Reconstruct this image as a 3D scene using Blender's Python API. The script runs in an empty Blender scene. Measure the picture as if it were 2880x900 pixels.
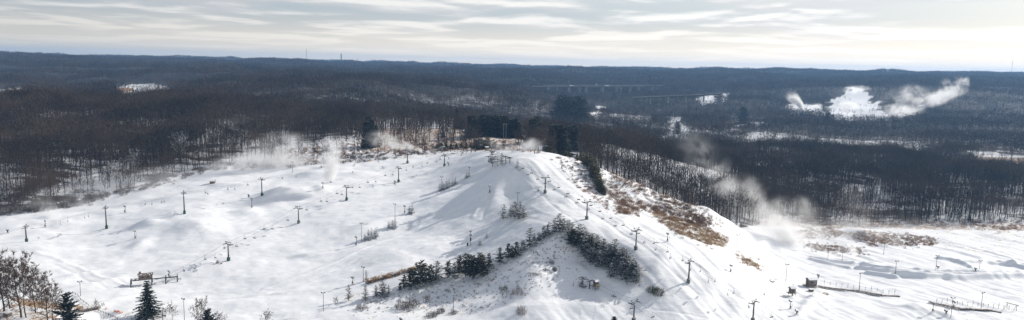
HAZE_DENS = 7.2e-5; EXPO = -0.10; DENOISE = True
import bpy, math, random
import numpy as np
from mathutils import Vector, Matrix

random.seed(7)
rng = np.random.default_rng(7)
PI = math.pi
SC = bpy.context.scene
COL = SC.collection

# ------------------------------------------------------------------ camera model (photo pixels 2880 x 900)
W0, H0, FPX = 2880.0, 900.0, 1921.0
HZ = 186.0
ROLL = math.radians(1.25)
PITCH = math.atan((450 - HZ) / FPX)
CZ = 120.0
CAM = np.array([0.0, 0.0, CZ])
fw = np.array([0, math.cos(PITCH), -math.sin(PITCH)])
r0 = np.array([1.0, 0, 0]); u0 = np.array([0, math.sin(PITCH), math.cos(PITCH)])
rt = r0 * math.cos(ROLL) + u0 * math.sin(ROLL)
up = u0 * math.cos(ROLL) - r0 * math.sin(ROLL)

def ray(px, py):
    d = fw + rt * ((px - W0 / 2) / FPX) + up * ((H0 / 2 - py) / FPX)
    return d
def at(px, py, D=None, z=None):
    """world point on the pixel's ray at horizontal distance D or height z"""
    d = ray(px, py)
    t = D / d[1] if D is not None else (z - CZ) / d[2]
    return CAM + d * t
def project(P):
    P = np.atleast_2d(P); q = P - CAM
    zc = q @ fw
    return W0 / 2 + FPX * (q @ rt) / zc, H0 / 2 - FPX * (q @ up) / zc

# ------------------------------------------------------------------ ground heights
# (px, py, 'D', value) or (px, py, 'z', value): where the ground is seen, and how far or how high it is
CP = [
 # bottom apron
 (-300,900,'z',2),(0,980,'z',2),(0,893,'z',3),(250,860,'z',2),(400,870,'z',1),(600,800,'z',2),(600,900,'z',0),(800,800,'z',4),(800,900,'z',1),
 (1000,800,'z',6),(1000,900,'z',2),(1200,920,'z',3),(1450,980,'z',3),(1800,1000,'z',2),(2200,1000,'z',0),(2600,1000,'z',0),(3000,1000,'z',0),
 (450,800,'z',2),(200,740,'z',5),(100,700,'z',8),
 # left lift field
 (75,680,'D',400),(300,643,'D',425),(519,601,'D',435),(737,550,'D',480),(0,603,'D',450),(0,640,'D',425),(280,565,'D',485),(400,536,'D',500),(473,514,'D',515),
 (586,488,'D',530),(715,474,'D',545),(860,466,'D',550),(956,464,'D',545),(1080,453,'D',560),(1128,440,'D',575),(1241,430,'D',590),(-300,660,'D',440),
 (642,733,'D',375),(840,628,'D',430),(975,563,'D',470),(1121,512,'D',510),(1250,467,'D',540),(1146,459,'D',552),
 (600,650,'D',415),(800,700,'D',395),(900,640,'D',420),(1000,690,'D',395),(700,590,'D',455),(400,690,'D',398),
 # summit
 (1354,424,'D',540),(1419,424,'D',525),(1500,424,'D',510),(1435,455,'D',450),(1350,455,'D',500),(1563,433,'D',500),(1585,440,'D',490),
 # right lift
 (1533,543,'D',412),(1650,617,'D',370),(1788,702,'D',340),(1936,795,'D',320),(2117,903,'D',308),
 # middle bowls
 (1300,550,'D',447),(1450,560,'D',420),(1450,640,'D',380),(1250,620,'D',416),(1180,640,'D',412),(1300,690,'D',383),(1100,700,'D',378),(1350,500,'D',480),
 # mound with the pine rows
 (1570,650,'D',358),(1400,738,'D',345),(1150,805,'D',337),(1700,725,'D',341),(1790,790,'D',322),(1600,800,'D',325),(1500,760,'D',330),(1400,830,'D',322),
 (1250,850,'D',325),(1645,805,'D',322),(1782,905,'D',298),
 # right shoulder
 (1666,467,'D',480),(1750,500,'D',468),(1800,519,'D',462),(1865,548,'D',456),(1935,574,'D',450),(2042,608,'D',452),
 (1850,650,'D',366),(2000,720,'D',346),(1950,655,'D',385),(2080,740,'D',358),(2150,800,'D',350),(1800,600,'D',400),(1700,540,'D',430),
 (2100,680,'D',438),(2000,628,'D',462),(2150,632,'z',6),(2300,850,'z',3),(2250,790,'z',3),(2200,650,'z',4),(2350,640,'z',3),(2500,650,'z',3),(2700,640,'z',3),(2880,650,'z',3),
 (2880,900,'z',1),(2500,900,'z',1),(2500,760,'z',2),(2700,720,'z',2),(3200,700,'z',2),(3200,900,'z',1),
]
# (px, D, z): hidden or distant ground given by distance and height
CD = [
 (-300,560,40),(100,520,33),(100,570,44),(300,560,36),(300,640,50),(0,700,52),(-300,800,55),(500,600,42),(500,700,50),(700,620,42),(700,720,46),
 (850,620,40),(900,700,44),(1000,640,42),(1100,700,44),(1200,760,45),(1200,650,43),(1350,620,45),(1350,760,45),(1500,600,46),(1500,700,44),
 (1600,560,45),(1650,620,46),(1700,540,36),(1700,620,50),(1700,700,44),(1800,530,26),(1800,640,42),(1800,720,34),
 (1900,530,17),(1922,650,34),(1922,730,22),(2058,520,10),(2058,660,19),(2058,740,10),(2200,560,4),(2200,660,10),(2299,640,5),(2299,560,3),
 (2450,560,3),(2450,700,8),(2450,850,5),(2600,620,10),(2600,750,7),(2880,620,9),(2880,760,5),(3200,700,6),(2700,900,2),(2880,950,2),
 # plateau to the left, then the far country
 (-60,1050,38),(0,1050,38),(60,1050,38),(110,1050,42),(0,1250,38),(80,1250,38),(340,1100,42),(340,1280,42),(0,1500,40),(350,900,58),(350,1300,44),(350,1750,38),(600,900,60),(600,1300,60),(800,900,52),(800,1300,62),(1000,950,48),(1000,1400,66),
 (1200,900,42),(1200,1200,30),(1200,1600,66),(1400,900,36),(1400,1300,14),(1400,1900,48),(1600,900,22),(1600,1300,5),(1600,2000,2),(1800,900,8),(1800,1400,2),(1800,2000,2),
 (2050,1000,2),(2050,1500,2),(2050,2200,25),(2300,1000,2),(2300,1500,2),(2300,1800,8),(2600,1200,2),(2600,1600,6),(2880,1200,2),(2880,1700,10),
 (2400,2350,66),(2350,2350,62),(2450,1950,18),(2470,2250,48),(2340,1950,14),(2560,2050,18),(2620,2300,58),(2720,2300,72),(2880,2300,66),(2220,2000,12),(2260,2300,30),
 (2150,2500,40),(2500,3000,84),(2880,3200,92),(2200,3500,86),(2000,3200,70),(1800,2800,34),(1700,3600,84),(1500,3000,60),
 (0,2200,58),(300,2300,60),(600,2200,66),(900,2200,66),(1200,2400,66),(60,3400,102),(200,3400,108),(320,3400,103),(410,3400,90),(0,2800,78),(400,2800,78),(800,3200,80),(1200,3600,80),(-300,3000,86),
 (0,4500,112),(200,4500,116),(330,4700,112),(700,5000,96),(1100,5200,88),(1500,5200,84),(1900,4600,98),(2300,4600,118),(2880,4600,128),(3200,4600,126),
 (0,8000,100),(700,9000,112),(960,9000,112),(1250,9000,108),(1440,9500,106),(1800,9500,92),(2160,9000,98),(2880,9000,120),(1440,14000,40),(0,14000,40),(2880,14000,40),(3600,14000,40),(-700,14000,40),
 (-700,4000,90),(3600,4000,90),(-700,1000,50),(3600,1000,5),(-700,330,2),(3600,330,1),(0,180,2),(1440,200,2),(2880,200,0),(1440,90,0),(-700,90,2),(3600,90,0),
]
def hz_px(px):            # azimuth tangent -> (x, y) at unit distance, from the column of a pixel on the horizon
    d = ray(px, HZ + (px - W0 / 2) * math.tan(ROLL)); return math.atan2(d[0], d[1])
def az_at(px, D, z):
    a = hz_px(px)
    for _ in range(12):
        q = project(np.array([[D * math.tan(a), D, z]]))[0][0]; a = math.atan(math.tan(a) + (px - q) / FPX)
    return a
pts = []
for (px, py, k, v) in CP:
    P = at(px, py, D=v) if k == 'D' else at(px, py, z=v)
    pts.append(P)
for (px, D, z) in CD:
    a = az_at(px, D, z); pts.append(np.array([D * math.tan(a), D, z]))
pts = np.array(pts)
def uv(x, y):
    D = np.hypot(x, y); a = np.arctan2(x, y)
    return a * 10.0, np.log(np.maximum(D, 20.0)) * 10.0
cu, cv = uv(pts[:, 0], pts[:, 1])
KC = 0.36
def kern(d2): return np.sqrt(d2 + KC * KC)
A = kern((cu[:, None] - cu[None]) ** 2 + (cv[:, None] - cv[None]) ** 2) + 0 * np.eye(len(cu))
n = len(cu)
M = np.zeros((n + 1, n + 1)); M[:n, :n] = A - 0.02 * np.eye(n); M[:n, n] = 1; M[n, :n] = 1
wts = np.linalg.solve(M, np.append(pts[:, 2], 0))

def base_h(x, y):
    x = np.asarray(x, float); y = np.asarray(y, float); sh = x.shape
    u, v = uv(x.ravel(), y.ravel()); out = np.empty(len(u))
    for i in range(0, len(u), 40000):
        s = slice(i, i + 40000)
        out[s] = kern((u[s, None] - cu) ** 2 + (v[s, None] - cv) ** 2) @ wts[:n] + wts[n]
    return out.reshape(sh)

# cheap value noise on numpy
_T = rng.random((256, 256))
def vnoise(x, y):
    xi = np.floor(x).astype(int); yi = np.floor(y).astype(int); fx = x - xi; fy = y - yi
    fx = fx * fx * (3 - 2 * fx); fy = fy * fy * (3 - 2 * fy)
    a = _T[xi & 255, yi & 255]; b = _T[(xi + 1) & 255, yi & 255]; c = _T[xi & 255, (yi + 1) & 255]; d = _T[(xi + 1) & 255, (yi + 1) & 255]
    return (a * (1 - fx) + b * fx) * (1 - fy) + (c * (1 - fx) + d * fx) * fy - 0.5
def fbm(x, y, o=4):
    s = 0; a = 1.0
    for k in range(o):
        s = s + a * vnoise(x * 2 ** k + 17.3 * k, y * 2 ** k + 5.1 * k); a *= 0.5
    return s
def sstep(a, b, x):
    t = np.clip((x - a) / (b - a), 0, 1); return t * t * (3 - 2 * t)

def G0(px, py, Dmin=150, Dmax=14000, hf=None):
    """first ground point met by the pixel's ray"""
    hf = hf or base_h
    d = ray(px, py); h = d[1]
    D = np.exp(np.linspace(math.log(Dmin), math.log(Dmax), 900))
    P = CAM + (d / h) * D[:, None]
    g = P[:, 2] - hf(P[:, 0], P[:, 1])
    k = np.where(g < 0)[0]
    if len(k) == 0: i = len(D) - 1; return P[i]
    i = max(k[0], 1); lo, hi = D[i - 1], D[i]
    for _ in range(18):
        m = 0.5 * (lo + hi); p = CAM + d / h * m
        if p[2] < hf(p[0:1], p[1:2])[0]: hi = m
        else: lo = m
    p = CAM + d / h * hi; p[2] = hf(p[0:1], p[1:2])[0]
    return p

# mounds, drifts, berms: (px, py, half length, half width, heading degrees, height)
MOUNDS = [
 (415,632,9,3.2,10,2.4),(395,690,6,9,0,1.6),(330,668,16,6,20,1.0),(560,640,14,9,0,2.2),(820,545,18,7,20,3.2),(770,560,10,12,0,2.0),(870,492,12,5,5,2.2),(905,535,6,5,0,1.5),(1010,488,12,4,10,1.2),
 (700,600,8,6,0,1.8),(1390,560,8,14,10,2.6),(1180,590,16,10,35,-1.0),(1120,650,22,12,35,-1.4),(1040,640,16,7,40,2.0),(1230,560,15,6,35,2.0),(900,650,16,14,30,-1.5),
 (640,520,14,4,8,1.6),(470,560,16,4,10,1.5),(300,600,14,4,12,1.2),(180,630,9,4,10,1.0),(250,700,20,6,25,-1.0),(120,660,9,4,15,1.2),
 (1200,700,14,6,25,1.2),(1320,620,20,6,30,1.6),(1410,560,9,5,30,-1.2),(1350,490,12,5,10,1.5),(1500,470,14,8,60,1.0),(1600,560,14,5,55,0.8),
 (1760,620,16,4,55,0.7),(1870,720,18,4,60,0.9),(2010,790,14,4,60,1.0),(2080,850,16,5,60,1.1),(2290,840,12,2.4,48,1.7),(2260,870,10,2.2,48,1.2),(2230,842,4,2,50,1.0),
 (1600,720,10,7,0,-1.2),(1490,800,10,6,30,1.2),(1540,860,14,5,10,1.3),(1650,870,10,6,20,1.2),(1350,860,16,5,0,1.0),(1450,880,20,5,0,1.2),
 (950,880,22,5,10,0.9),(700,860,24,6,10,0.8),(520,760,20,5,15,0.8),(640,790,22,5,15,0.7),(270,800,14,3,40,0.9),(230,770,12,2.5,40,0.8),(340,840,12,2.2,45,0.8),
 (2580,872,9,6,10,2.2),(2540,885,8,5,0,1.6),(2430,665,9,7,0,4.0),(2400,655,7,5,0,2.5),(2350,640,9,4,0,1.6),
 (2440,742,10,2.0,5,1.2),(2140,690,14,3,50,1.6),(1990,600,9,5,25,2.0),(2060,612,9,6,15,2.0),(1960,580,7,5,15,2.4),(1800,545,12,5,40,2.2),(1760,520,8,5,40,1.8),(1860,580,10,5,35,1.6),
 (150,895,9,6,20,1.4),(285,885,5,4,0,-1.5),(2660,890,10,4,-20,1.2),(2480,820,14,4,10,0.9),(2380,850,16,4,10,0.8),
]
# long snow berms on the tubing flats: polylines of pixels, half width, height
BERMS = [
 ([(2700,738),(2800,742),(2900,748)],1.3,1.6),([(2430,745),(2520,758),(2640,763),(2760,768),(2900,768)],1.1,1.2),([(2410,752),(2500,764),(2640,770),(2760,775),(2900,776)],1.1,1.3),
 ([(2520,775),(2600,782),(2700,784),(2800,783),(2900,780)],2.0,2.4),([(2440,768),(2520,782)],1.6,1.6),
 ([(2640,730),(2680,735),(2715,745),(2730,752)],1.6,1.5),([(2280,724),(2340,735),(2400,742)],1.2,1.2),([(2280,730),(2330,742),(2390,752)],1.2,1.2),
 # piste edges, snowcat and ski tracks
 ([(100,712),(160,728),(220,750),(290,782),(350,806)],1.0,.45),([(150,742),(200,762),(250,790),(300,812)],.8,-.4),([(330,790),(380,812),(440,826)],.8,-.35),
 ([(160,752),(300,722),(420,700),(560,668)],.7,-.4),([(370,642),(440,628),(520,608)],.9,-.4),([(215,668),(330,640),(430,622)],.6,.35),([(480,600),(640,575),(760,545),(900,505)],.9,.4),
 ([(560,660),(700,612),(800,590)],.7,-.35),([(740,810),(860,772),(960,730),(1060,680),(1180,630)],1.0,.5),([(760,825),(900,778),(1010,728)],.7,-.4),([(1000,755),(1150,712),(1280,668),(1400,625)],.9,-.45),
 ([(1230,700),(1340,650),(1440,600),(1500,560)],.9,.45),([(1450,472),(1500,520),(1560,580),(1640,660),(1720,740)],.7,-.35),([(1490,460),(1560,530),(1650,590),(1760,660),(1860,740),(1960,820)],.7,-.35),
 ([(1560,452),(1610,500),(1700,570),(1800,640),(1900,700),(1990,760)],.7,.4),([(1980,700),(2040,745),(2090,800),(2130,850),(2180,900)],.7,-.35),([(1830,870),(1900,880),(2000,900)],.7,-.35),([(1440,545),(1500,532),(1540,525)],.8,-.35),
 ([(2130,760),(2200,790),(2260,830),(2330,870)],.8,.45),([(1370,545),(1350,580),(1330,620)],1.0,.45),([(1385,545),(1375,585),(1355,620)],.8,-.4),([(300,900),(420,860),(600,840),(800,830)],.8,-.35),
 ([(2810,738),(2850,745),(2890,756)],1.3,1.2),([(2770,710),(2810,718),(2850,730)],0.9,0.9),
]
mounds = []
for (px, py, a, b, hd, h) in MOUNDS:
    p = G0(px, py); mounds.append((p[0], p[1], a, b, math.radians(hd), h * (1.45 if py > 0 else 1)))
berms = []
for (pl, w, h) in BERMS:
    berms.append((np.array([G0(a, b)[:2] for a, b in pl]), w * 1.1, h * (1.5 if h > .5 else 1)))
def seg_dist(x, y, pl):
    best = np.full(x.shape, 1e9)
    for i in range(len(pl) - 1):
        a, b = pl[i], pl[i + 1]; d = b - a; L = d @ d
        t = np.clip(((x - a[0]) * d[0] + (y - a[1]) * d[1]) / L, 0, 1)
        best = np.minimum(best, np.hypot(x - a[0] - t * d[0], y - a[1] - t * d[1]))
    return best

CREST = [(-400,640,440),(-200,625,444),(0,603,452),(100,590,462),(280,565,487),(400,536,502),(473,514,518),(586,488,532),(715,474,547),(860,466,553),(956,464,548),(1080,453,563),(1128,440,578),(1241,430,593),(1354,424,543),(1419,424,528),(1500,424,512),(1585,440,493),(1666,467,483),(1750,500,470),(1800,519,463),(1865,548,458),(1935,574,452),(2042,608,455),(2120,625,488),(2200,632,512),(2300,632,515),(2450,634,512),(2700,638,525),(2900,645,530),(3300,650,530)]
_ca = np.array([math.atan2(*ray(p, q)[:2]) for p, q, _ in CREST]); _cd = np.array([d for _, _, d in CREST])
def crestD(a): return np.interp(a, _ca, _cd)

def H(x, y):
    x = np.asarray(x, float); y = np.asarray(y, float)
    z = base_h(x, y)
    D = y; a = np.arctan2(x, y)
    near = 1 - sstep(620, 800, D)
    for (cx, cy, la, lb, hd, h) in mounds:
        dx = x - cx; dy = y - cy
        m = (np.abs(dx) < 70) & (np.abs(dy) < 70)
        if not m.any(): continue
        ddx = dx[m]; ddy = dy[m]
        p = ddx * math.cos(hd) + ddy * math.sin(hd); q = -ddx * math.sin(hd) + ddy * math.cos(hd)
        add = h * np.exp(-(p / la) ** 2 - (q / lb) ** 2)
        if z.ndim: z[m] += add
    for (pl, w, h) in berms:
        m = (x > pl[:, 0].min() - 9) & (x < pl[:, 0].max() + 9) & (y > pl[:, 1].min() - 9) & (y < pl[:, 1].max() + 9)
        if m.any():
            d = seg_dist(x[m], y[m], pl); z[m] += h * np.exp(-(d / w) ** 2) * (0.92 + 0.25 * vnoise(x[m] / 6, y[m] / 6))
    z = z + near * (1.4 * fbm(x / 34 + 3, y / 26, 3) + 0.55 * fbm(x / 9.0, y / 6.0, 4))
    rough = sstep(0, 25, D - crestD(a)) * near
    z = z + rough * 1.4 * fbm(x / 14, y / 14, 3)
    # grooming and wind streaks along the fall lines
    wr = sstep(-10, 25, x)
    for (w_, ux, uy) in ((1 - wr, .93, .36), (wr, -.50, .87)):
        al = x * ux + y * uy; ac = -x * uy + y * ux
        z = z + near * (1 - sstep(-10, 5, D - crestD(a))) * w_ * (.75 * vnoise(al / 46, ac / 4.6) + .42 * vnoise(al / 22 + 7, ac / 2.0) + .6 * vnoise(al / 60 + 3, ac / 11))
    z = z + sstep(15, 160, D - crestD(a)) * np.where(a < .02, 1, .45) * (22 * fbm(x / 150 + 5, y / 150, 3)) * (1 - .7 * ((a > -.22) & (a < .02) & (D < 1000)))
    far = sstep(700, 2200, D)
    z = z + far * (26 * fbm(x / 420, y / 420, 4) * np.clip(D / 3000, 0.5, 1.5)) * (1 - 0.0 * D)
    return z
def G(px, py, **k): return G0(px, py, hf=H, **k)

# ------------------------------------------------------------------ helpers
def tag(o, label=None, cat=None, group=None, kind=None):
    if label: o['label'] = label
    if cat: o['category'] = cat
    if group: o['group'] = group
    if kind: o['kind'] = kind
    return o
def empty(name, loc, rz=0.0, s=1.0):
    o = bpy.data.objects.new(name, None); COL.objects.link(o)
    o.location = loc; o.rotation_euler = (0, 0, rz); o.scale = (s, s, s); o.empty_display_size = 0.5
    return o
def np_mesh(name, V, F, smooth=False, attrs=None):
    """V (n,3), F (m,k) array of equal-size faces"""
    me = bpy.data.meshes.new(name)
    V = np.asarray(V, np.float32); F = np.asarray(F, np.int32)
    k = F.shape[1]
    me.vertices.add(len(V)); me.vertices.foreach_set('co', V.ravel())
    me.loops.add(F.size); me.loops.foreach_set('vertex_index', F.ravel())
    me.polygons.add(len(F)); me.polygons.foreach_set('loop_start', np.arange(0, F.size, k, dtype=np.int32))
    if smooth: me.polygons.foreach_set('use_smooth', np.ones(len(F), bool))
    for (nm, arr) in (attrs or {}).items():
        at_ = me.attributes.new(nm, 'FLOAT', 'POINT'); at_.data.foreach_set('value', np.asarray(arr, np.float32).ravel())
    me.update(calc_edges=True)
    return me
class MB:
    """collects shapes, builds one mesh object"""
    def __init__(s): s.v = []; s.f = []
    def add(s, vs, fs):
        n = len(s.v); s.v += [tuple(v) for v in vs]; s.f += [tuple(i + n for i in f) for f in fs]; return s
    def box(s, c, sz, rz=0.0, ry=0.0, bev=0.0):
        x, y, z = (v / 2 for v in sz)
        b = min(bev, x * .9, y * .9)
        if b > 0: ring = [(-x + b, -y), (x - b, -y), (x, -y + b), (x, y - b), (x - b, y), (-x + b, y), (-x, y - b), (-x, -y + b)]
        else: ring = [(-x, -y), (x, -y), (x, y), (-x, y)]
        R = Matrix.Rotation(rz, 3, 'Z') @ Matrix.Rotation(ry, 3, 'Y'); c = Vector(c); k = len(ring)
        vs = [c + R @ Vector((p[0], p[1], -z)) for p in ring] + [c + R @ Vector((p[0], p[1], z)) for p in ring]
        fs = [tuple(range(k - 1, -1, -1)), tuple(range(k, 2 * k))] + [(i, (i + 1) % k, k + (i + 1) % k, k + i) for i in range(k)]
        return s.add(vs, fs)
    def tube(s, a, b, r1, r2=None, k=8, caps=True):
        a = Vector(a); b = Vector(b); r2 = r1 if r2 is None else r2
        d = (b - a)
        if d.length < 1e-6: return s
        d.normalize(); t = Vector((0, 0, 1)) if abs(d.z) < 0.9 else Vector((1, 0, 0))
        u = d.cross(t).normalized(); w = d.cross(u)
        vs = [p + (u * math.cos(2 * PI * i / k) + w * math.sin(2 * PI * i / k)) * r for p, r in ((a, r1), (b, r2)) for i in range(k)]
        fs = [(i, (i + 1) % k, k + (i + 1) % k, k + i) for i in range(k)]
        if caps: fs += [tuple(range(k - 1, -1, -1)), tuple(range(k, 2 * k))]
        return s.add(vs, fs)
    def path(s, ps, r, k=6):
        for a, b in zip(ps[:-1], ps[1:]): s.tube(a, b, r, r, k)
        return s
    def ring(s, c, R, r, k=20, m=6, axis='Z'):
        vs = []; fs = []
        for i in range(k):
            a = 2 * PI * i / k
            for j in range(m):
                b = 2 * PI * j / m; rr = R + r * math.cos(b)
                p = Vector((rr * math.cos(a), rr * math.sin(a), r * math.sin(b)))
                if axis == 'Y': p = Vector((p.x, p.z, p.y))
                if axis == 'X': p = Vector((p.z, p.x, p.y))
                vs.append(Vector(c) + p)
        for i in range(k):
            for j in range(m):
                fs.append((i * m + j, ((i + 1) % k) * m + j, ((i + 1) % k) * m + (j + 1) % m, i * m + (j + 1) % m))
        return s.add(vs, fs)
    def build(s, name, mat, parent=None, smooth=False, loc=None):
        me = bpy.data.meshes.new(name); me.from_pydata([tuple(v) for v in s.v], [], s.f); me.update()
        if smooth: me.polygons.foreach_set('use_smooth', [True] * len(me.polygons))
        me.materials.append(mat)
        o = bpy.data.objects.new(name, me); COL.objects.link(o)
        if parent: o.parent = parent
        if loc is not None: o.location = loc
        return o
_kids = {}
def copy_tree(o, parent=None):
    c = o.copy(); COL.objects.link(c); c.parent = parent
    for ch in list(o.children): copy_tree(ch, c)
    return c

# ------------------------------------------------------------------ materials
def newmat(name):
    m = bpy.data.materials.new(name); m.use_nodes = True; nt = m.node_tree; nt.nodes.clear()
    out = nt.nodes.new('ShaderNodeOutputMaterial'); b = nt.nodes.new('ShaderNodeBsdfPrincipled')
    nt.links.new(b.outputs[0], out.inputs[0]); return m, nt, b, out
def node(nt, t, **k):
    nd = nt.nodes.new(t)
    for a, v in k.items():
        if a.startswith('i_'):
            nd.inputs[a[2:].replace('_', ' ')].default_value = v
        else: setattr(nd, a, v)
    return nd
def mth(nt, op, a, b=None, c=None, clamp=False):
    nd = nt.nodes.new('ShaderNodeMath'); nd.operation = op; nd.use_clamp = clamp
    for i, v in enumerate((a, b, c)):
        if v is None: continue
        if isinstance(v, (int, float)): nd.inputs[i].default_value = v
        else: nt.links.new(v, nd.inputs[i])
    return nd.outputs[0]
def mixc(nt, f, a, b):
    nd = nt.nodes.new('ShaderNodeMix'); nd.data_type = 'RGBA'
    for i, v in ((0, f), (6, a), (7, b)):
        if isinstance(v, (int, float)): nd.inputs[i].default_value = v
        elif isinstance(v, tuple): nd.inputs[i].default_value = (*v, 1)
        else: nt.links.new(v, nd.inputs[i])
    return nd.outputs[2]
def mrange(nt, v, a, b, c=0.0, d=1.0, smooth=True):
    nd = nt.nodes.new('ShaderNodeMapRange'); nd.interpolation_type = 'SMOOTHSTEP' if smooth else 'LINEAR'
    nt.links.new(v, nd.inputs[0])
    for i, x in enumerate((a, b, c, d)): nd.inputs[i + 1].default_value = x
    return nd.outputs[0]
def noise(nt, vec, scale, detail=3, rough=0.5, dist=0.0):
    nd = nt.nodes.new('ShaderNodeTexNoise'); nt.links.new(vec, nd.inputs['Vector'])
    nd.inputs['Scale'].default_value = scale; nd.inputs['Detail'].default_value = detail; nd.inputs['Roughness'].default_value = rough; nd.inputs['Distortion'].default_value = dist
    return nd.outputs[0]
def plain(name, col, rough=0.7, metal=0.0, var=0.25, scale=1.5, snow=0.0, bump=0.0):
    """worn paint, wood or metal: colour broken up by noise, snow lying on what faces up"""
    m, nt, b, out = newmat(name)
    tc = nt.nodes.new('ShaderNodeTexCoord'); n1 = noise(nt, tc.outputs['Object'], scale, 4, 0.6)
    dark = tuple(c * (1 - var) for c in col); lite = tuple(min(1, c * (1 + var)) for c in col)
    c = mixc(nt, mrange(nt, n1, 0.35, 0.65), dark, lite)
    if snow > 0:
        g = nt.nodes.new('ShaderNodeNewGeometry'); s = nt.nodes.new('ShaderNodeSeparateXYZ'); nt.links.new(g.outputs['Normal'], s.inputs[0])
        f = mth(nt, 'MULTIPLY', mrange(nt, s.outputs[2], 0.35, 0.75), mrange(nt, noise(nt, g.outputs['Position'], 1.7, 3), 0.62 - snow * 0.4, 0.72 - snow * 0.4))
        c = mixc(nt, f, c, (0.82, 0.83, 0.85))
    nt.links.new(c, b.inputs['Base Color']); b.inputs['Roughness'].default_value = rough; b.inputs['Metallic'].default_value = metal
    if bump > 0:
        bp = nt.nodes.new('ShaderNodeBump'); bp.inputs['Strength'].default_value = bump; bp.inputs['Distance'].default_value = 0.05
        nt.links.new(n1, bp.inputs['Height']); nt.links.new(bp.outputs[0], b.inputs['Normal'])
    return m

def ground_material():
    m, nt, b, out = newmat('snowy_ground')
    g = nt.nodes.new('ShaderNodeNewGeometry'); P = g.outputs['Position']
    def attr(n):
        a = nt.nodes.new('ShaderNodeAttribute'); a.attribute_name = n; return a.outputs['Fac']
    litter, grass, brush, dark = attr('litter'), attr('grass'), attr('brush'), attr('dark')
    nA = noise(nt, P, 0.9, 5, 0.65); nB = noise(nt, P, 0.16, 4, 0.6); nC = noise(nt, P, 3.0, 3, 0.6)
    mp = nt.nodes.new('ShaderNodeMapping'); nt.links.new(P, mp.inputs[0]); mp.inputs['Scale'].default_value = (0.3, 1.0, 1.0); mp.inputs['Rotation'].default_value = (0, 0, 0.35)
    nS = noise(nt, mp.outputs[0], 0.12, 4, 0.6)
    snow = mixc(nt, mrange(nt, nB, 0.35, 0.65), (0.80, 0.81, 0.835), (0.86, 0.865, 0.87))
    # dead grass poking through
    thr = mth(nt, 'SUBTRACT', 0.78, mth(nt, 'MULTIPLY', grass, 0.42))
    fg = mth(nt, 'GREATER_THAN', mth(nt, 'ADD', mth(nt, 'MULTIPLY', nA, 0.6), mth(nt, 'MULTIPLY', nB, 0.4)), thr)
    fg = mth(nt, 'MULTIPLY', mrange(nt, mth(nt, 'SUBTRACT', mth(nt, 'ADD', mth(nt, 'MULTIPLY', nA, 0.6), mth(nt, 'MULTIPLY', nB, 0.4)), thr), -0.02, 0.05), mrange(nt, grass, 0.0, 0.1))
    gc = mixc(nt, mrange(nt, nC, 0.3, 0.7), (0.30, 0.17, 0.09), (0.40, 0.27, 0.16))
    c = mixc(nt, fg, snow, gc)
    # leaf litter and undergrowth among the trees
    thl = mth(nt, 'SUBTRACT', 0.80, mth(nt, 'MULTIPLY', litter, 0.5))
    fl = mth(nt, 'MULTIPLY', mrange(nt, mth(nt, 'SUBTRACT', mth(nt, 'ADD', mth(nt, 'MULTIPLY', nS, 0.55), mth(nt, 'MULTIPLY', nA, 0.45)), thl), -0.03, 0.06), mrange(nt, litter, 0.0, 0.1))
    lc = mixc(nt, mrange(nt, nC, 0.3, 0.7), (0.045, 0.036, 0.030), (0.12, 0.085, 0.06))
    c = mixc(nt, fl, c, lc)
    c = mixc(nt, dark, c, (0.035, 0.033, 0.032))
    nt.links.new(c, b.inputs['Base Color'])
    b.inputs['Roughness'].default_value = 0.65
    b.inputs['Specular IOR Level'].default_value = 0.25
    # fine relief: wind crust, grooming, tracks
    bp = nt.nodes.new('ShaderNodeBump'); bp.inputs['Strength'].default_value = 0.7; bp.inputs['Distance'].default_value = 0.45
    h = mth(nt, 'ADD', mth(nt, 'MULTIPLY', nA, 0.35), mth(nt, 'MULTIPLY', nS, 1.4))
    h = mth(nt, 'ADD', h, mth(nt, 'MULTIPLY', mth(nt, 'MULTIPLY', nA, brush), 1.6))
    mp2 = nt.nodes.new('ShaderNodeMapping'); nt.links.new(P, mp2.inputs[0]); mp2.inputs['Scale'].default_value = (0.10, 1.0, 1.0); mp2.inputs['Rotation'].default_value = (0, 0, -0.45)
    nT = noise(nt, mp2.outputs[0], 0.55, 3, 0.6, 0.4)
    h = mth(nt, 'ADD', h, mth(nt, 'MULTIPLY', nT, 0.45))
    nt.links.new(h, bp.inputs['Height']); nt.links.new(bp.outputs[0], b.inputs['Normal'])
    return m

# ------------------------------------------------------------------ zones (where there is forest, grass ...)
def in_poly(px, py, poly):
    ins = np.zeros(px.shape, bool); n_ = len(poly)
    for i in range(n_):
        x1, y1 = poly[i]; x2, y2 = poly[(i + 1) % n_]
        c = ((y1 > py) != (y2 > py)); xx = (x2 - x1) * (py - y1) / ((y2 - y1) + 1e-12) + x1
        ins ^= c & (px < xx)
    return ins
# clearings beyond the crest, given by the ground they cover: (pixel polygon, Dmin, Dmax)
THIN = [
 ([(1040,290),(1570,290),(1570,430),(1040,430)],.45,600,1150),([(560,380),(1000,380),(1000,470),(560,470)],.6,545,900),([(-100,470),(560,440),(560,560),(-100,600)],.75,440,640),
 ([(1100,262),(1420,268),(1460,310),(1150,310)],.72,900,2400),([(1490,285),(1640,280),(1640,330),(1490,335)],.6,900,2400),
 ([(1870,325),(1930,325),(1930,400),(1870,400)],.3,900,2000),([(1720,320),(1850,325),(1850,350),(1720,350)],.4,900,2000),
 ([(1800,342),(2880,436),(2880,456),(1800,360)],.45,900,1500),([(2090,376),(2480,395),(2480,440),(2100,425)],.35,700,1400),([(2420,395),(2600,396),(2600,425),(2420,420)],.4,700,1500),
 ([(1440,300),(1700,300),(1740,390),(1440,380)],.7,800,2000),([(2700,300),(2880,300),(2880,400),(2700,400)],.8,900,2400),
]
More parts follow.
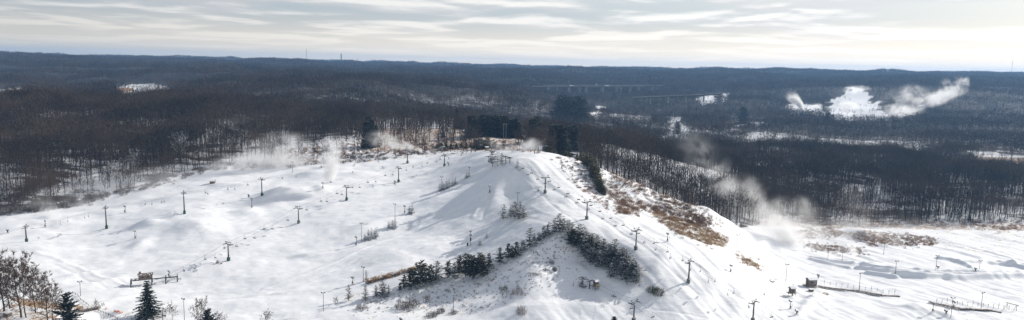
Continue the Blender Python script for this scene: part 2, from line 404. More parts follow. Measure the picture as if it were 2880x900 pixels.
CLEAR = [
 ([(1312,372),(1482,372),(1482,440),(1312,440)],540,770),([(1005,385),(1075,385),(1075,470),(1005,470)],545,640),([(1545,385),(1640,385),(1640,460),(1545,445)],490,640),
 ([(1040,360),(1300,360),(1330,440),(1040,440),(960,412)],560,1050),
 ([(760,404),(1060,396),(1290,400),(1290,440),(760,470)],552,760),
 ([(-60,249),(112,250),(122,310),(-60,315)],1100,2400),([(322,240),(470,238),(470,290),(322,300)],1100,2600),
 ([(2050,338),(2150,340),(2150,356),(2060,352)],900,2000),([(2110,396),(2240,398),(2230,412),(2120,408)],700,1400),
 ([(2690,440),(2980,446),(2980,488),(2740,482)],700,1400),([(2440,404),(2520,404),(2520,414),(2440,414)],700,1500),
 ([(1962,272),(2036,264),(2024,290),(1980,296)],1400,2600),([(1670,300),(1690,300),(1690,330),(1670,330)],900,2400),
 ([(2362,262),(2392,246),(2425,250),(2452,268),(2466,292),(2500,322),(2500,340),(2330,335),(2338,296),(2345,284)],1700,2700),
 ([(2220,292),(2310,298),(2330,325),(2230,322)],1500,2700),
 ([(2480,322),(2545,322),(2560,336),(2480,340)],1500,2700),([(2560,318),(2640,268),(2700,246),(2706,252),(2600,306)],1500,2700),
]
def thin_keep(px, py, D):
    k = np.ones(px.shape); px = px + 50 * vnoise(px / 40, py / 9); py = py + 10 * vnoise(px / 50 + 9, py / 11)
    for (poly, q, a, b) in THIN: m = in_poly(px, py, poly) & (D > a) & (D < b); k[m] = np.minimum(k[m], q)
    return k
def clearing(px, py, D):
    m = np.zeros(px.shape, bool)
    px = px + 46 * vnoise(px / 31, py / 7) + 18 * vnoise(px / 9, py / 3); py = py + 12 * vnoise(px / 47 + 9, py / 11)
    for (poly, a, b) in CLEAR:
        m |= in_poly(px, py, poly) & (D > a) & (D < b)
    return m
BRUSHP = [ # brown brush patches on the hill's right shoulder and by the flats (pixel polygon, Dmin, Dmax)
 ([(1620,440),(1700,470),(1800,520),(1760,505),(1700,478)],0,700),
 ([(1725,480),(1770,490),(1840,520),(1860,545),(1800,520),(1740,505)],0,700),
 ([(1700,500),(1730,520),(1790,570),(1800,595),(1760,600),(1720,560),(1695,520)],0,700),
 ([(1850,565),(1900,570),(1935,575),(1960,600),(1990,620),(2000,640),(1960,640),(1900,620),(1850,600),(1830,575)],0,700),
 ([(1850,610),(1900,630),(1960,640),(2020,660),(2050,690),(2010,690),(1960,680),(1900,655)],0,700),
 ([(2065,715),(2090,720),(2130,745),(2140,757),(2100,745)],0,700),
 ([(1735,570),(1800,590),(1805,615),(1740,600)],0,700),
 ([(2240,680),(2300,690),(2350,690),(2420,700),(2440,720),(2400,712),(2300,705)],0,700),
 ([(2370,655),(2460,652),(2560,660),(2635,668),(2630,690),(2540,692),(2440,685)],0,700),
 ([(2230,650),(2330,640),(2380,655),(2350,668),(2240,672)],0,700),
 ([(2620,630),(2880,640),(2880,650),(2620,640)],0,700),
]
# ------------------------------------------------------------------ terrain sheet
az = np.concatenate([np.linspace(-1.30, -0.74, 24)[:-1], np.arange(-0.74, 0.72, 0.0021), np.linspace(0.72, 1.30, 24)])
ld = np.concatenate([np.log(np.linspace(60, 240, 24))[:-1], np.arange(math.log(240), math.log(640), 0.0018), np.arange(math.log(640), math.log(1500), 0.006), np.arange(math.log(1500), math.log(14000), 0.012)])
AZ, LD = np.meshgrid(az, ld); DD = np.exp(LD)
GX = DD * np.sin(AZ); GY = DD * np.cos(AZ); GZ = H(GX, GY)
GP = np.stack([GX.ravel(), GY.ravel(), GZ.ravel()], 1)
px_, py_ = project(GP); Df = GY.ravel(); af = AZ.ravel()
bey = Df - crestD(af)
wood = (bey > 6)
clr = clearing(px_, py_, Df)
brush = np.zeros(len(Df), bool)
for (poly, a, b) in BRUSHP: brush |= in_poly(px_, py_, poly) & (Df > a) & (Df < b)
nz = fbm(GP[:, 0] / 25, GP[:, 1] / 25, 3)
litter = np.where(wood & ~clr, np.clip(0.74 + 0.6 * nz + 0.25 * sstep(900, 1800, Df), 0, 1), 0.0)
litter = np.where(wood & ~clr & (px_ > 1500) & (Df < 900), np.clip(litter - 0.12, 0, 1), litter)
grass = np.zeros(len(Df))
def zone(val, poly, a=0, b=15000):
    m = in_poly(px_, py_, poly) & (Df > a) & (Df < b); grass[m] = np.maximum(grass[m], val)
zone(0.75, [(1040,360),(1300,360),(1330,425),(1040,425)], 600, 1100)
zone(0.52, [(760,404),(1060,396),(1290,400),(1290,440),(760,470)], 552, 760)
zone(0.85, [(2700,440),(2980,445),(2980,475),(2760,470)], 700, 1400); zone(0.5, [(2660,427),(2980,436),(2980,490),(2720,486)], 700, 1400)
zone(1.0, [(322,246),(375,246),(375,262),(322,260)], 1100, 2600); zone(0.45, [(2090,378),(2480,395),(2480,430),(2100,425)], 700, 1400)
zone(0.8, [(2340,405),(2420,408),(2420,440),(2340,435)], 700, 1400)
zone(0.5, [(2620,640),(2980,650),(2980,712),(2780,712),(2620,700)], 380, 600)
zone(0.42, [(1700,470),(2050,600),(2040,700),(1800,600),(1680,520)], 300, 560)
zone(0.35, [(1500,430),(1650,440),(1700,560),(1600,520),(1560,470)], 380, 520)
zone(0.46, [(1090,800),(1400,740),(1560,640),(1620,690),(1640,800),(1500,800),(1350,900),(980,900),(960,840)], 250, 380)
zone(0.7, [(1020,785),(1190,742),(1200,756),(1030,800)], 300, 420)
zone(0.62, [(-100,860),(80,850),(220,900),(240,1000),(-100,1000)], 200, 340); zone(0.72, [(1312,372),(1482,372),(1482,426),(1312,426)], 530, 770); zone(0.8, [(20,835),(150,845),(235,860),(240,880),(160,872),(60,860)], 200, 400); zone(0.5, [(350,880),(480,880),(520,960),(340,960)], 200, 340)
zone(0.5, [(2690,870),(2800,895),(2800,960),(2700,900)], 280, 350)
zone(0.35, [(2200,620),(2640,625),(2640,690),(2200,690)], 430, 600)
grass[brush] = np.maximum(grass[brush], 0.42)
zone(0.7, [(2100,620),(2980,632),(2980,650),(2100,640)], 500, 640)
# forest floor seen only as one dark mass with its undergrowth far away
thk = thin_keep(px_, py_, Df); litter = litter * (.35 + .65 * thk)
gul = wood & (px_ > 1560) & (Df < 690); litter[gul] *= np.where(px_[gul] > 2080, .95, .6)
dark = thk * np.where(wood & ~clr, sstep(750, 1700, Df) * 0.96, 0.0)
nr, nc = AZ.shape
idx = np.arange(nr * nc).reshape(nr, nc)
F = np.stack([idx[:-1, :-1], idx[:-1, 1:], idx[1:, 1:], idx[1:, :-1]], -1).reshape(-1, 4)
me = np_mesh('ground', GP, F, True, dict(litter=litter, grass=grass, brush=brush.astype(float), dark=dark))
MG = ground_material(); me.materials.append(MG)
_i0 = int(np.searchsorted(ld, math.log(240)) - 1)
def H(x, y):   # from here on: heights read off the finished ground sheet
    x = np.asarray(x, float); y = np.asarray(y, float)
    a = np.clip(np.interp(np.arctan2(x, y), az, np.arange(len(az))), 0, len(az) - 1.001); l = np.clip(np.interp(np.log(np.maximum(np.hypot(x, y), 60)), ld, np.arange(len(ld))), 0, len(ld) - 1.001)
    i = a.astype(int); j = l.astype(int); fa = a - i; fl = l - j
    return (GZ[j, i] * (1 - fa) + GZ[j, i + 1] * fa) * (1 - fl) + (GZ[j + 1, i] * (1 - fa) + GZ[j + 1, i + 1] * fa) * fl
ground = bpy.data.objects.new('ground', me); COL.objects.link(ground)
tag(ground, 'snow-covered ski hill, valley floor and rolling country', None, None, 'structure')

# ------------------------------------------------------------------ tree meshes
def tube_np(a, b, ra, rb, k):
    a = np.asarray(a, float); b = np.asarray(b, float); d = b - a; d /= (np.linalg.norm(d) + 1e-9)
    t = np.array([0, 0, 1.0]) if abs(d[2]) < .9 else np.array([1.0, 0, 0])
    u = np.cross(d, t); u /= np.linalg.norm(u); w = np.cross(d, u)
    an = np.arange(k) * 2 * PI / k; c = np.cos(an)[:, None] * u + np.sin(an)[:, None] * w
    V = np.concatenate([a + c * ra, b + c * rb]); i = np.arange(k); j = (i + 1) % k
    F = np.concatenate([np.stack([i, j, k + j], 1), np.stack([i, k + j, k + i], 1)])
    return V, F
class TB:
    def __init__(s): s.V = []; s.F = []; s.n = 0
    def add(s, V, F): s.V.append(V); s.F.append(F + s.n); s.n += len(V)
    def tube(s, a, b, ra, rb, k=3): s.add(*tube_np(a, b, ra, rb, k))
    def sliver(s, a, d, L, w, r):
        d = d / (np.linalg.norm(d) + 1e-9); q = np.cross(d, r.normal(size=3)); q /= (np.linalg.norm(q) + 1e-9)
        a = np.asarray(a); s.add(np.array([a - q * w / 2, a + q * w / 2, a + d * L]), np.array([[0, 1, 2]]))
    def arr(s): return np.concatenate(s.V), np.concatenate(s.F)

def bare_lod0(seed, spread=0.24, lean=0.0, low=0.3, tw=0.0028, ntw=6):
    r = np.random.default_rng(seed); T = TB(); C = TB()
    p = np.zeros(3); R0 = 0.0135; path = [p.copy()]; n_ = 7
    dirn = np.array([lean, 0, 1.0])
    for i in range(n_):
        dirn = dirn + r.normal(size=3) * [0.07, 0.07, 0]; dirn /= np.linalg.norm(dirn)
        p = p + dirn * 0.8 / n_; path.append(p.copy())
    rad = [R0 * (1 - 0.85 * i / n_) for i in range(n_ + 1)]
    for i in range(n_): T.tube(path[i], path[i + 1], rad[i], rad[i + 1], 5)
    path = np.array(path)
    nl = 13
    for k in range(nl):
        f = low + (0.98 - low) * (k + r.random() * .6) / nl; x = f * n_; i = min(int(x), n_ - 1); b = path[i] + (path[i + 1] - path[i]) * (x - i)
        a = k * 2.4 + r.random(); L = spread * (1.25 - 0.55 * f) * r.uniform(.75, 1.15); rr = rad[i] * 0.5
        d = np.array([math.cos(a), math.sin(a), 0.55 + 0.6 * f]); q = b.copy(); seg = 4
        for j in range(seg):
            d = d / np.linalg.norm(d); q2 = q + d * L * 1.25 / seg; r1 = rr * (1 - j / seg * .8); r2 = rr * (1 - (j + 1) / seg * .8)
            C.tube(q, q2, max(r1, .0016), max(r2, .0012), 4)
            for _ in range(2):
                dd = d + r.normal(size=3) * .75; dd[2] += .35; dd /= np.linalg.norm(dd); L2 = L * r.uniform(.3, .55); m = q2 + dd * L2 * .5
                C.tube(q2, m, .0017, .0013, 3)
                dd2 = dd + r.normal(size=3) * .35; dd2 /= np.linalg.norm(dd2); C.tube(m, m + dd2 * L2 * .5, .0013, .0007, 3)
                for _ in range(ntw):
                    d3 = dd2 + r.normal(size=3) * .8; d3[2] += .25; C.sliver(m + dd2 * L2 * .5 * r.random(), d3, r.uniform(.04, .09), tw, r)
            q = q2; d = d + r.normal(size=3) * .22 + np.array([0, 0, .22])
    return T.arr(), C.arr()
def bare_lod1(seed, ntw=70, w=0.013):
    r = np.random.default_rng(seed); T = TB()
    top = np.array([r.normal() * .02, r.normal() * .02, .8]); mid = np.array([r.normal() * .01, r.normal() * .01, .42])
    T.tube((0, 0, -0.03), mid, .014, .010, 3); T.tube(mid, top, .010, .004, 3)
    for k in range(7):
        a = k * 2.4 + r.random(); z0 = r.uniform(.36, .72); b = np.array([0, 0, z0]); L = r.uniform(.13, .21)
        T.sliver(b, np.array([math.cos(a), math.sin(a), r.uniform(.7, 1.3)]), L * 1.5, .008, r)
    for k in range(ntw):
        a = r.random() * 2 * PI; q = r.random() ** .5; zz = r.normal() * .14
        c = np.array([q * .17 * math.cos(a), q * .17 * math.sin(a), .70 + zz * .9])
        T.sliver(c, np.array([math.cos(a) * .6 * q, math.sin(a) * .6 * q, .9]) + r.normal(size=3) * .35, r.uniform(.08, .17), w, r)
    return T.arr()
def bare_lod2(seed, ntw=16, w=0.03):
    r = np.random.default_rng(seed); T = TB(); T.sliver(np.zeros(3), np.array([0, 0, 1.0]), .8, .03, r)
    for k in range(ntw):
        a = r.random() * 2 * PI; q = r.random() ** .5
        c = np.array([q * .22 * math.cos(a), q * .22 * math.sin(a), r.uniform(.30, .80)])
        T.sliver(c, np.array([math.cos(a) * .5 * q, math.sin(a) * .5 * q, .8]) + r.normal(size=3) * .4, r.uniform(.16, .30), w * r.uniform(.8, 1.6), r)
    return T.arr()
def clump_far(seed, n_=20):
    r = np.random.default_rng(seed); T = TB()
    for k in range(n_):
        c = np.array([r.uniform(-.5, .5), r.uniform(-.5, .5), r.uniform(0.1, .55)])
        T.sliver(c, np.array([r.normal() * .35, r.normal() * .35, 1.0]), r.uniform(.25, .5), r.uniform(.05, .13), r)
    return T.arr()

def translucent(nt, bs, out, colr, f):
    tr = nt.nodes.new('ShaderNodeBsdfTranslucent'); nt.links.new(colr, tr.inputs[0]); mx = nt.nodes.new('ShaderNodeMixShader'); mx.inputs[0].default_value = f
    nt.links.new(bs.outputs[0], mx.inputs[1]); nt.links.new(tr.outputs[0], mx.inputs[2]); nt.links.new(mx.outputs[0], out.inputs[0])
def wood_material(name, a, b, frost_col=(0.55, 0.56, 0.6), frost=None, thin=0):
    m, nt, bs, out = newmat(name)
    oi = nt.nodes.new('ShaderNodeObjectInfo'); at_ = nt.nodes.new('ShaderNodeAttribute'); at_.attribute_name = 'tone'
    g = nt.nodes.new('ShaderNodeNewGeometry')
    t = mth(nt, 'FRACT', mth(nt, 'ADD', oi.outputs['Random'], at_.outputs['Fac']))
    t = mth(nt, 'ADD', mth(nt, 'MULTIPLY', t, .4), mth(nt, 'MULTIPLY', mrange(nt, noise(nt, g.outputs['Position'], .013, 3), .38, .62), .6), None, True)  # broad tone patches put sunlit crowns and shaded slopes into the woods' colour
    c = mixc(nt, t, a, b)
    if frost is not None:
        s = nt.nodes.new('ShaderNodeSeparateXYZ'); nt.links.new(g.outputs['Normal'], s.inputs[0])
        f = mth(nt, 'MULTIPLY', mrange(nt, mth(nt, 'ABSOLUTE', s.outputs[2]), .1, .6), mrange(nt, noise(nt, g.outputs['Position'], .6, 2), .60 - frost * .4, .72 - frost * .4))
        c = mixc(nt, f, c, frost_col)
    nt.links.new(c, bs.inputs['Base Color']); bs.inputs['Roughness'].default_value = .9; bs.inputs['Specular IOR Level'].default_value = .1
    if thin: translucent(nt, bs, out, c, thin)
    return m
M_TRUNK = wood_material('bark', (0.036, 0.030, 0.025), (0.085, 0.068, 0.055))
M_TWIG = wood_material('twigs', (0.042, 0.031, 0.024), (0.105, 0.075, 0.055))
M_WOODS = wood_material('distant_bare_wood', (0.017, 0.014, 0.012), (0.094, 0.070, 0.054))
M_NEART = wood_material('brown_twigs', (.045, .030, .021), (.105, .070, .048))
M_FROST = wood_material('snow_caked_bark', (0.10, 0.095, 0.095), (0.2, 0.195, 0.2), (0.7, 0.71, 0.74), .9)

def scatter(V, F, X, Y, Z, S, SW, rot, tone):
    """copies of a template: positions, height scale, width scale, turn"""
    n_ = len(X); c, s = np.cos(rot)[:, None], np.sin(rot)[:, None]
    vx = V[None, :, 0] * SW[:, None]; vy = V[None, :, 1] * SW[:, None]
    P = np.empty((n_, len(V), 3), np.float32)
    P[..., 0] = vx * c - vy * s + X[:, None]; P[..., 1] = vx * s + vy * c + Y[:, None]; P[..., 2] = V[None, :, 2] * S[:, None] + Z[:, None]
    FF = (F[None] + (np.arange(n_) * len(V))[:, None, None]).reshape(-1, 3)
    return P.reshape(-1, 3), FF, np.repeat(tone, len(V))

# ------------------------------------------------------------------ where the forest trees stand
def jitter_grid(D0, D1, sp0, grow):
    """tree positions between distances: spacing sp0 metres (growing with distance if grow)"""
    X = []; Y = []; S = []
    D = D0
    while D < D1:
        sp = sp0 * (D / D0 if grow else 1.0)
        a = np.arctan(np.arange(-0.86, 0.86, sp / D)); a = a + rng.uniform(-.5, .5, len(a)) * sp / D * np.cos(a) ** 2
        d = D + rng.uniform(-.5, .5, len(a)) * sp
        X.append(d * np.tan(a)); Y.append(d); S.append(np.full(len(a), sp)); D += sp
    return np.concatenate(X), np.concatenate(Y), np.concatenate(S)
def keep_forest(X, Y, D, sp):
    Z = H(X, Y); qx, qy = project(np.stack([X, Y, Z], 1)); a = np.arctan2(X, Y)
    k = (D - crestD(a) > 8) & ~(clearing(qx, qy, D) & (rng.random(len(X)) < np.where((qx < 1350) & (D < 800), .36, np.where(qx < 1350, .9, np.where(qx > 2200, .93, .975)))))
    # the belt just behind the crest in the middle is brush and scattered trees only
    mid = (qx > 800) & (qx < 1560) & (D < 640); k &= ~(mid & (rng.random(len(X)) < .55))
    k &= ~((qx > 1560) & (qx < 2100) & (D - crestD(a) < 16))
    dens = fbm(X / 45 + 9, Y / 45, 3); k &= dens > -0.50
    k &= ~((qx > 1560) & (D < 1000) & (rng.random(len(X)) < sstep(.0, -.42, dens)))
    k &= rng.random(len(X)) < thin_keep(qx, qy, D)
    k &= ~((qx > 1560) & (D < 650) & (rng.random(len(X)) < np.where(qx > 2080, .05, .08)))
    
    return k, Z
Xa, Ya, Sa = jitter_grid(430, 1000, 5.2, False)
Da = Ya; ka, Za = keep_forest(Xa, Ya, Da, 6)
Xa, Ya, Za, Da = Xa[ka], Ya[ka], Za[ka], Da[ka]
# the fifth of trees in the clearings' edges: scattered ones
order = np.argsort(Da - crestD(np.arctan2(Xa, Ya)))
vis = np.ones(len(Xa), bool)
own = []
aa = np.arctan2(Xa, Ya); edge = Da - crestD(aa)
own = [i for i in order if abs(aa[i]) < 0.67 and edge[i] < 60][:270]
own_set = np.zeros(len(Xa), bool); own_set[own] = True
hts = rng.uniform(15, 23, len(Xa)) * (1 + .45 * fbm(Xa / 38, Ya / 38, 2)) * np.where(Da - crestD(aa) < 25, .85, 1)
PARTS_V = []; PARTS_F = []; PARTS_T = []; nv = 0
def push(V, F, t):
    global nv
    PARTS_V.append(V); PARTS_F.append(F + nv); PARTS_T.append(t); nv += len(V)
tmpl = [bare_lod1(100 + i) for i in range(7)]
rest = np.where(~own_set)[0]; var = rng.integers(0, 7, len(rest))
for v in range(7):
    I = rest[var == v]; V, Fq = tmpl[v]
    push(*scatter(V, Fq, Xa[I], Ya[I], Za[I], hts[I], hts[I] * rng.uniform(.85, 1.35, len(I)), rng.random(len(I)) * 6.28, rng.random(len(I))))
Xb, Yb, Sb = jitter_grid(1000, 2600, 6.4, True)
Db = Yb; kb, Zb = keep_forest(Xb, Yb, Db, 7); Xb, Yb, Zb, Sb, Db = Xb[kb], Yb[kb], Zb[kb], Sb[kb], Db[kb]
tmpl = [bare_lod2(200 + i) for i in range(7)]; var = rng.integers(0, 7, len(Xb)); hb = rng.uniform(14, 23, len(Xb)) * (1 + .5 * fbm(Xb / 90, Yb / 90, 2))
for v in range(7):
    I = np.where(var == v)[0]; V, Fq = tmpl[v]
    push(*scatter(V, Fq, Xb[I], Yb[I], Zb[I], hb[I], hb[I] * Sb[I] / 7.2 * .85, rng.random(len(I)) * 6.28, rng.random(len(I))))
Xc, Yc, Sc = jitter_grid(2600, 11500, 17, True)
Dc = Yc; kc, Zc = keep_forest(Xc, Yc, Dc, 17); Xc, Yc, Zc, Sc = Xc[kc], Yc[kc], Zc[kc], Sc[kc]
tmpl = [clump_far(300 + i) for i in range(6)]; var = rng.integers(0, 6, len(Xc)); hc = rng.uniform(17, 30, len(Xc))
for v in range(6):
    I = np.where(var == v)[0]; V, Fq = tmpl[v]
    push(*scatter(V, Fq, Xc[I], Yc[I], Zc[I], hc[I], Sc[I] * 1.3, rng.random(len(I)) * 6.28, rng.random(len(I))))
V = np.concatenate(PARTS_V); F = np.concatenate(PARTS_F); T = np.concatenate(PARTS_T)
print('forest tris', len(F), 'near', len(Xa), 'mid', len(Xb), 'far', len(Xc))
me = np_mesh('woodland', V, F, False, dict(tone=T)); me.materials.append(M_WOODS)
woodland = bpy.data.objects.new('woodland', me); COL.objects.link(woodland)
tag(woodland, 'leafless brown woodland covering the valley and the far ridges', 'woodland', None, 'stuff')
del V, F, T, PARTS_V, PARTS_F, PARTS_T

# ------------------------------------------------------------------ individual bare trees
def two_part_meshes(fn, seeds, nm, m1, m2):
    out = []
    for s in seeds:
        (tv, tf), (cv_, cf) = fn(s)
        a = np_mesh(nm + '_trunk', tv, tf); a.materials.append(m1); b = np_mesh(nm + '_crown', cv_, cf); b.materials.append(m2)
        out.append((a, b))
    return out
def plant(name, meshes, P, h, w, rz, label, cat, group=None, sink=0.25):
    r = empty(name, (P[0], P[1], P[2] - sink), rz); r.scale = (w, w, h)
    for nm, me_ in zip(('trunk', 'crown'), meshes):
        o = bpy.data.objects.new(nm, me_); COL.objects.link(o); o.parent = r
    return tag(r, label, cat, group)
BARE = two_part_meshes(lambda s: bare_lod0(s), range(6), 'bare', M_TRUNK, M_TWIG)
NEARBARE = two_part_meshes(lambda s: bare_lod0(s, .30, 0, .22, .0055, 18), range(80, 84), 'near_bare', M_TRUNK, M_NEART)
FROSTED = two_part_meshes(lambda s: bare_lod0(s, .34, .18, .3, .004), (31, 32), 'frosted', M_FROST, M_FROST)
own.sort(key=lambda i: aa[i])
def zone_of(px):
    if px < 150: return 'at the far left edge of the woods'
    if px < 480: return 'above the left-hand chairlift'
    if px < 820: return 'where snow mist drifts off the left slope'
    if px < 1250: return 'in the brushy belt behind the hilltop'
    if px < 1560: return 'just behind the summit of the ski hill'
    if px < 1800: return 'behind the snowy right shoulder of the hill'
    if px < 2100: return 'behind the brown brush of the right shoulder'
    if px < 2500: return 'behind the misty flats'
    return 'behind the tubing flats at far right'
frosty = {}
for i in own:
    px = float(project(np.array([[Xa[i], Ya[i], Za[i]]]))[0][0]); z_ = zone_of(px)
    plant('bare_tree', BARE[int(rng.integers(0, 6))], (Xa[i], Ya[i], Za[i]), hts[i] * 1.05, hts[i] * rng.uniform(.9, 1.3), rng.random() * 6.28,
          'leafless grey brown tree ' + z_, 'tree', 'leafless trees ' + z_)
# snow-caked leaning trees in the left woods
for k, (px, D, h, lab) in enumerate([(335,505,22,'tree caked in snow leaning left over the dark woods edge above the upper left slope'),
                                 (385,520,21,'tall snow-caked tree with long pale boughs, beside the leaning one on the left'),
                                 (505,560,24,'snow-frosted tree standing out pale from the dark left woods above the third lift tower'),
                                 (660,560,20,'pale snow-frosted crown in the woods left of the drifting mist'),
                                 (1640,530,17,'spreading tree with snow-caked boughs behind the green cedar row')]):
    a = az_at(px, D, 40); x, y = D * math.tan(a), D; z = float(H(np.array([x]), np.array([y]))[0])
    plant('frosted_tree', FROSTED[k % 2], (x, y, z), h, h, [3.3, 2.6, 0.3, 3.0, 1.0][k], lab, 'tree')
# ------------------------------------------------------------------ conifers
def conifer(seed, lo=.12, rad=.22, levels=17, br=8, droop=-.15, shape=.9, tuft=.05, irr=.25, tr=.011):
    r = np.random.default_rng(seed); T = TB(); C = TB()
    T.tube((0, 0, -.02), (0, 0, .55), tr, tr * .6, 6); T.tube((0, 0, .55), (0, 0, .98), tr * .6, .002, 5)
    for i in range(levels):
        f = (i + r.uniform(-.3, .3)) / levels; f = min(max(f, 0), .97); z = lo + (1 - lo) * f
        R = rad * ((1 - f) ** shape) * (1 + r.normal() * irr * .5) + .012
        nb = max(3, int(br * (1 - .45 * f)))
        a0 = r.random() * 6.28
        for k in range(nb):
            a = a0 + k * 2 * PI / nb + r.normal() * .25; L = R * r.uniform(1 - irr, 1 + irr)
            sl = droop + .55 * f + r.normal() * .08
            d = np.array([math.cos(a), math.sin(a), sl]); d /= np.linalg.norm(d); b = np.array([0, 0, z])
            side = np.array([-math.sin(a), math.cos(a), 0])
            C.sliver(b, d, L, .006, r)
            nt_ = max(2, int(L / (tuft * .42)))
            for j in range(nt_):
                q = (j + .6) / nt_; c = b + d * L * q; c[2] -= .10 * L * q * q
                for sgn in (-1, 1, 0):
                    dd = d * .8 + side * sgn * r.uniform(.5, 1.0) + r.normal(size=3) * .22; s = tuft * r.uniform(.7, 1.25) * (1.15 - .4 * q)
                    dd /= np.linalg.norm(dd); wv = np.cross(dd, np.array([0, 0, 1.0]) + r.normal(size=3) * .35); wv /= (np.linalg.norm(wv) + 1e-9)
                    C.add(np.array([c - wv * s * .30, c + wv * s * .30, c + dd * s]), np.array([[0, 1, 2]]))
    for k in range(5): C.sliver(np.array([0, 0, .93]), np.array([r.normal() * .3, r.normal() * .3, 1]), .07, .012, r)
    return T.arr(), C.arr()
def needle_material(name, a, b, snow=0.0, warm=None):
    m, nt, bs, out = newmat(name)
    g = nt.nodes.new('ShaderNodeNewGeometry'); oi = nt.nodes.new('ShaderNodeObjectInfo'); P = g.outputs['Position']
    c = mixc(nt, mrange(nt, noise(nt, P, .8, 3), .3, .7), a, b)
    if warm: c = mixc(nt, mth(nt, 'MULTIPLY', mrange(nt, noise(nt, P, .35, 2), .5, .65), oi.outputs['Random']), c, warm)  # golden patches in the colour stand in for sunlit needle tips
    if snow:
        s = nt.nodes.new('ShaderNodeSeparateXYZ'); nt.links.new(g.outputs['True Normal'], s.inputs[0])
        f = mth(nt, 'MULTIPLY', mrange(nt, mth(nt, 'ABSOLUTE', s.outputs[2]), .25, .75), mrange(nt, noise(nt, P, 1.3, 3), .62 - snow * .45, .74 - snow * .45))
        c = mixc(nt, f, c, (.74, .76, .80))
    nt.links.new(c, bs.inputs['Base Color']); bs.inputs['Roughness'].default_value = .8; bs.inputs['Specular IOR Level'].default_value = .2
    if name != 'dark_spruce_needles': translucent(nt, bs, out, c, .3)
    return m
N_PINE = needle_material('pine_needles', (.022, .034, .020), (.050, .058, .026), .12, (.11, .085, .035))
N_SNOWPINE = needle_material('snow_laden_needles', (.040, .050, .038), (.07, .08, .045), .38, (.14, .11, .06))
N_WHITE = needle_material('rime_covered_needles', (.06, .065, .06), (.13, .13, .12), .62)
N_DARK = needle_material('dark_spruce_needles', (.006, .012, .009), (.018, .028, .018), .05)
N_CEDAR = needle_material('cedar_foliage', (.06, .068, .022), (.15, .135, .05), .10)
N_TAN = needle_material('tan_larch_needles', (.12, .10, .06), (.22, .18, .12), .25)
def conset(nm, seeds, mat, **k):
    out = []
    for s in seeds:
        (tv, tf), (cv_, cf) = conifer(s, **k); a = np_mesh(nm + '_trunk', tv, tf); a.materials.append(M_TRUNK); b = np_mesh(nm + '_crown', cv_, cf); b.materials.append(mat); out.append((a, b))
    return out
C_PINE = conset('pine', range(5), N_PINE, lo=.22, rad=.26, levels=10, br=6, droop=.08, shape=.62, tuft=.11, irr=.55)
C_SNOW = conset('snow_pine', range(10, 15), N_SNOWPINE, lo=.14, rad=.27, levels=10, br=6, droop=-.02, shape=.68, tuft=.10, irr=.55)
C_WHITE = conset('rime_pine', range(20, 24), N_WHITE, lo=.05, rad=.30, levels=11, br=6, droop=-.35, shape=.7, tuft=.10, irr=.4)
C_SPRUCE = conset('spruce', range(30, 33), N_DARK, lo=.10, rad=.31, levels=22, br=10, droop=-.28, shape=.85, tuft=.055, irr=.18, tr=.014)
C_DARK = conset('dark_evergreen', range(40, 44), N_DARK, lo=.04, rad=.25, levels=18, br=9, droop=-.1, shape=.6, tuft=.12, irr=.3)
C_CEDAR = conset('cedar', range(50, 54), N_CEDAR, lo=.02, rad=.30, levels=13, br=9, droop=.35, shape=.5, tuft=.13, irr=.3)
C_ROUND = conset('round_pine', range(60, 62), N_DARK, lo=.05, rad=.42, levels=14, br=10, droop=.1, shape=.45, tuft=.09, irr=.25)
C_TAN = conset('thin_larch', range(70, 73), N_TAN, lo=.10, rad=.20, levels=13, br=5, droop=.15, shape=.8, tuft=.06, irr=.35)

def base_of(px, py, D=None):
    """ground under a pixel, or at depth D in its column"""
    if D is None: return G(px, py)
    x = at(px, py, D=D)[0]; z = float(H(np.array([x]), np.array([float(D)]))[0]); return np.array([x, D, z])
def ht(P, top):
    """height of a thing standing at P whose top shows at image row `top`"""
    q = project(P[None])[1][0]; return (q - top) / FPX * P[1] * 1.02
ORD = 'first second third fourth fifth sixth seventh eighth ninth tenth eleventh twelfth thirteenth fourteenth fifteenth sixteenth seventeenth eighteenth nineteenth twentieth'.split()
def ordn(i):
    if i < 20: return ORD[i]
    t = {2: 'twenty', 3: 'thirty', 4: 'forty'}[(i + 1) // 10]
    return {20: 'twentieth', 30: 'thirtieth', 40: 'fortieth'}[i + 1] if (i + 1) % 10 == 0 else t + '-' + ORD[(i + 1) % 10 - 1]
def con(name, ms, px, base, top, label, D=None, wf=1.0, group=None, cat='tree'):
    P = base_of(px, base, D); h = ht(P, top)
    h = max(h, 1.0)
    return plant(name, ms[int(rng.integers(0, len(ms)))], P, h, h * wf * rng.uniform(.92, 1.08), rng.random() * 6.28, label, cat, group, sink=.15)

# left row of pines climbing the mound, in order from the bottom
ROW = [(981,845,797,'t'),(1028,846,797,'t'),(1058,835,800,'s'),(1076,835,786,'s'),(1093,827,798,'t'),(1125,820,792,'p'),(1137,813,771,'p'),(1156,816,750,'p'),(1169,806,751,'p'),(1185,808,729,'p'),(1199,798,738,'s'),(1212,800,740,'p'),
 (1229,789,729,'s'),(1261,780,730,'p'),(1278,784,734,'s'),(1292,772,714,'p'),(1309,779,711,'p'),(1320,779,709,'p'),(1329,784,716,'p'),(1340,774,721,'p'),(1348,769,705,'p'),(1356,780,714,'p'),(1375,756,708,'p'),(1405,745,695,'p'),
 (1429,734,682,'p'),(1440,728,690,'p'),(1453,726,677,'p'),(1471,709,674,'s'),(1490,698,637,'s'),(1502,684,655,'s'),(1516,679,651,'s'),(1529,671,632,'s'),(1541,663,626,'s'),(1559,655,612,'s'),(1572,652,596,'s'),(1585,650,612,'s'),(1599,660,615,'s')]
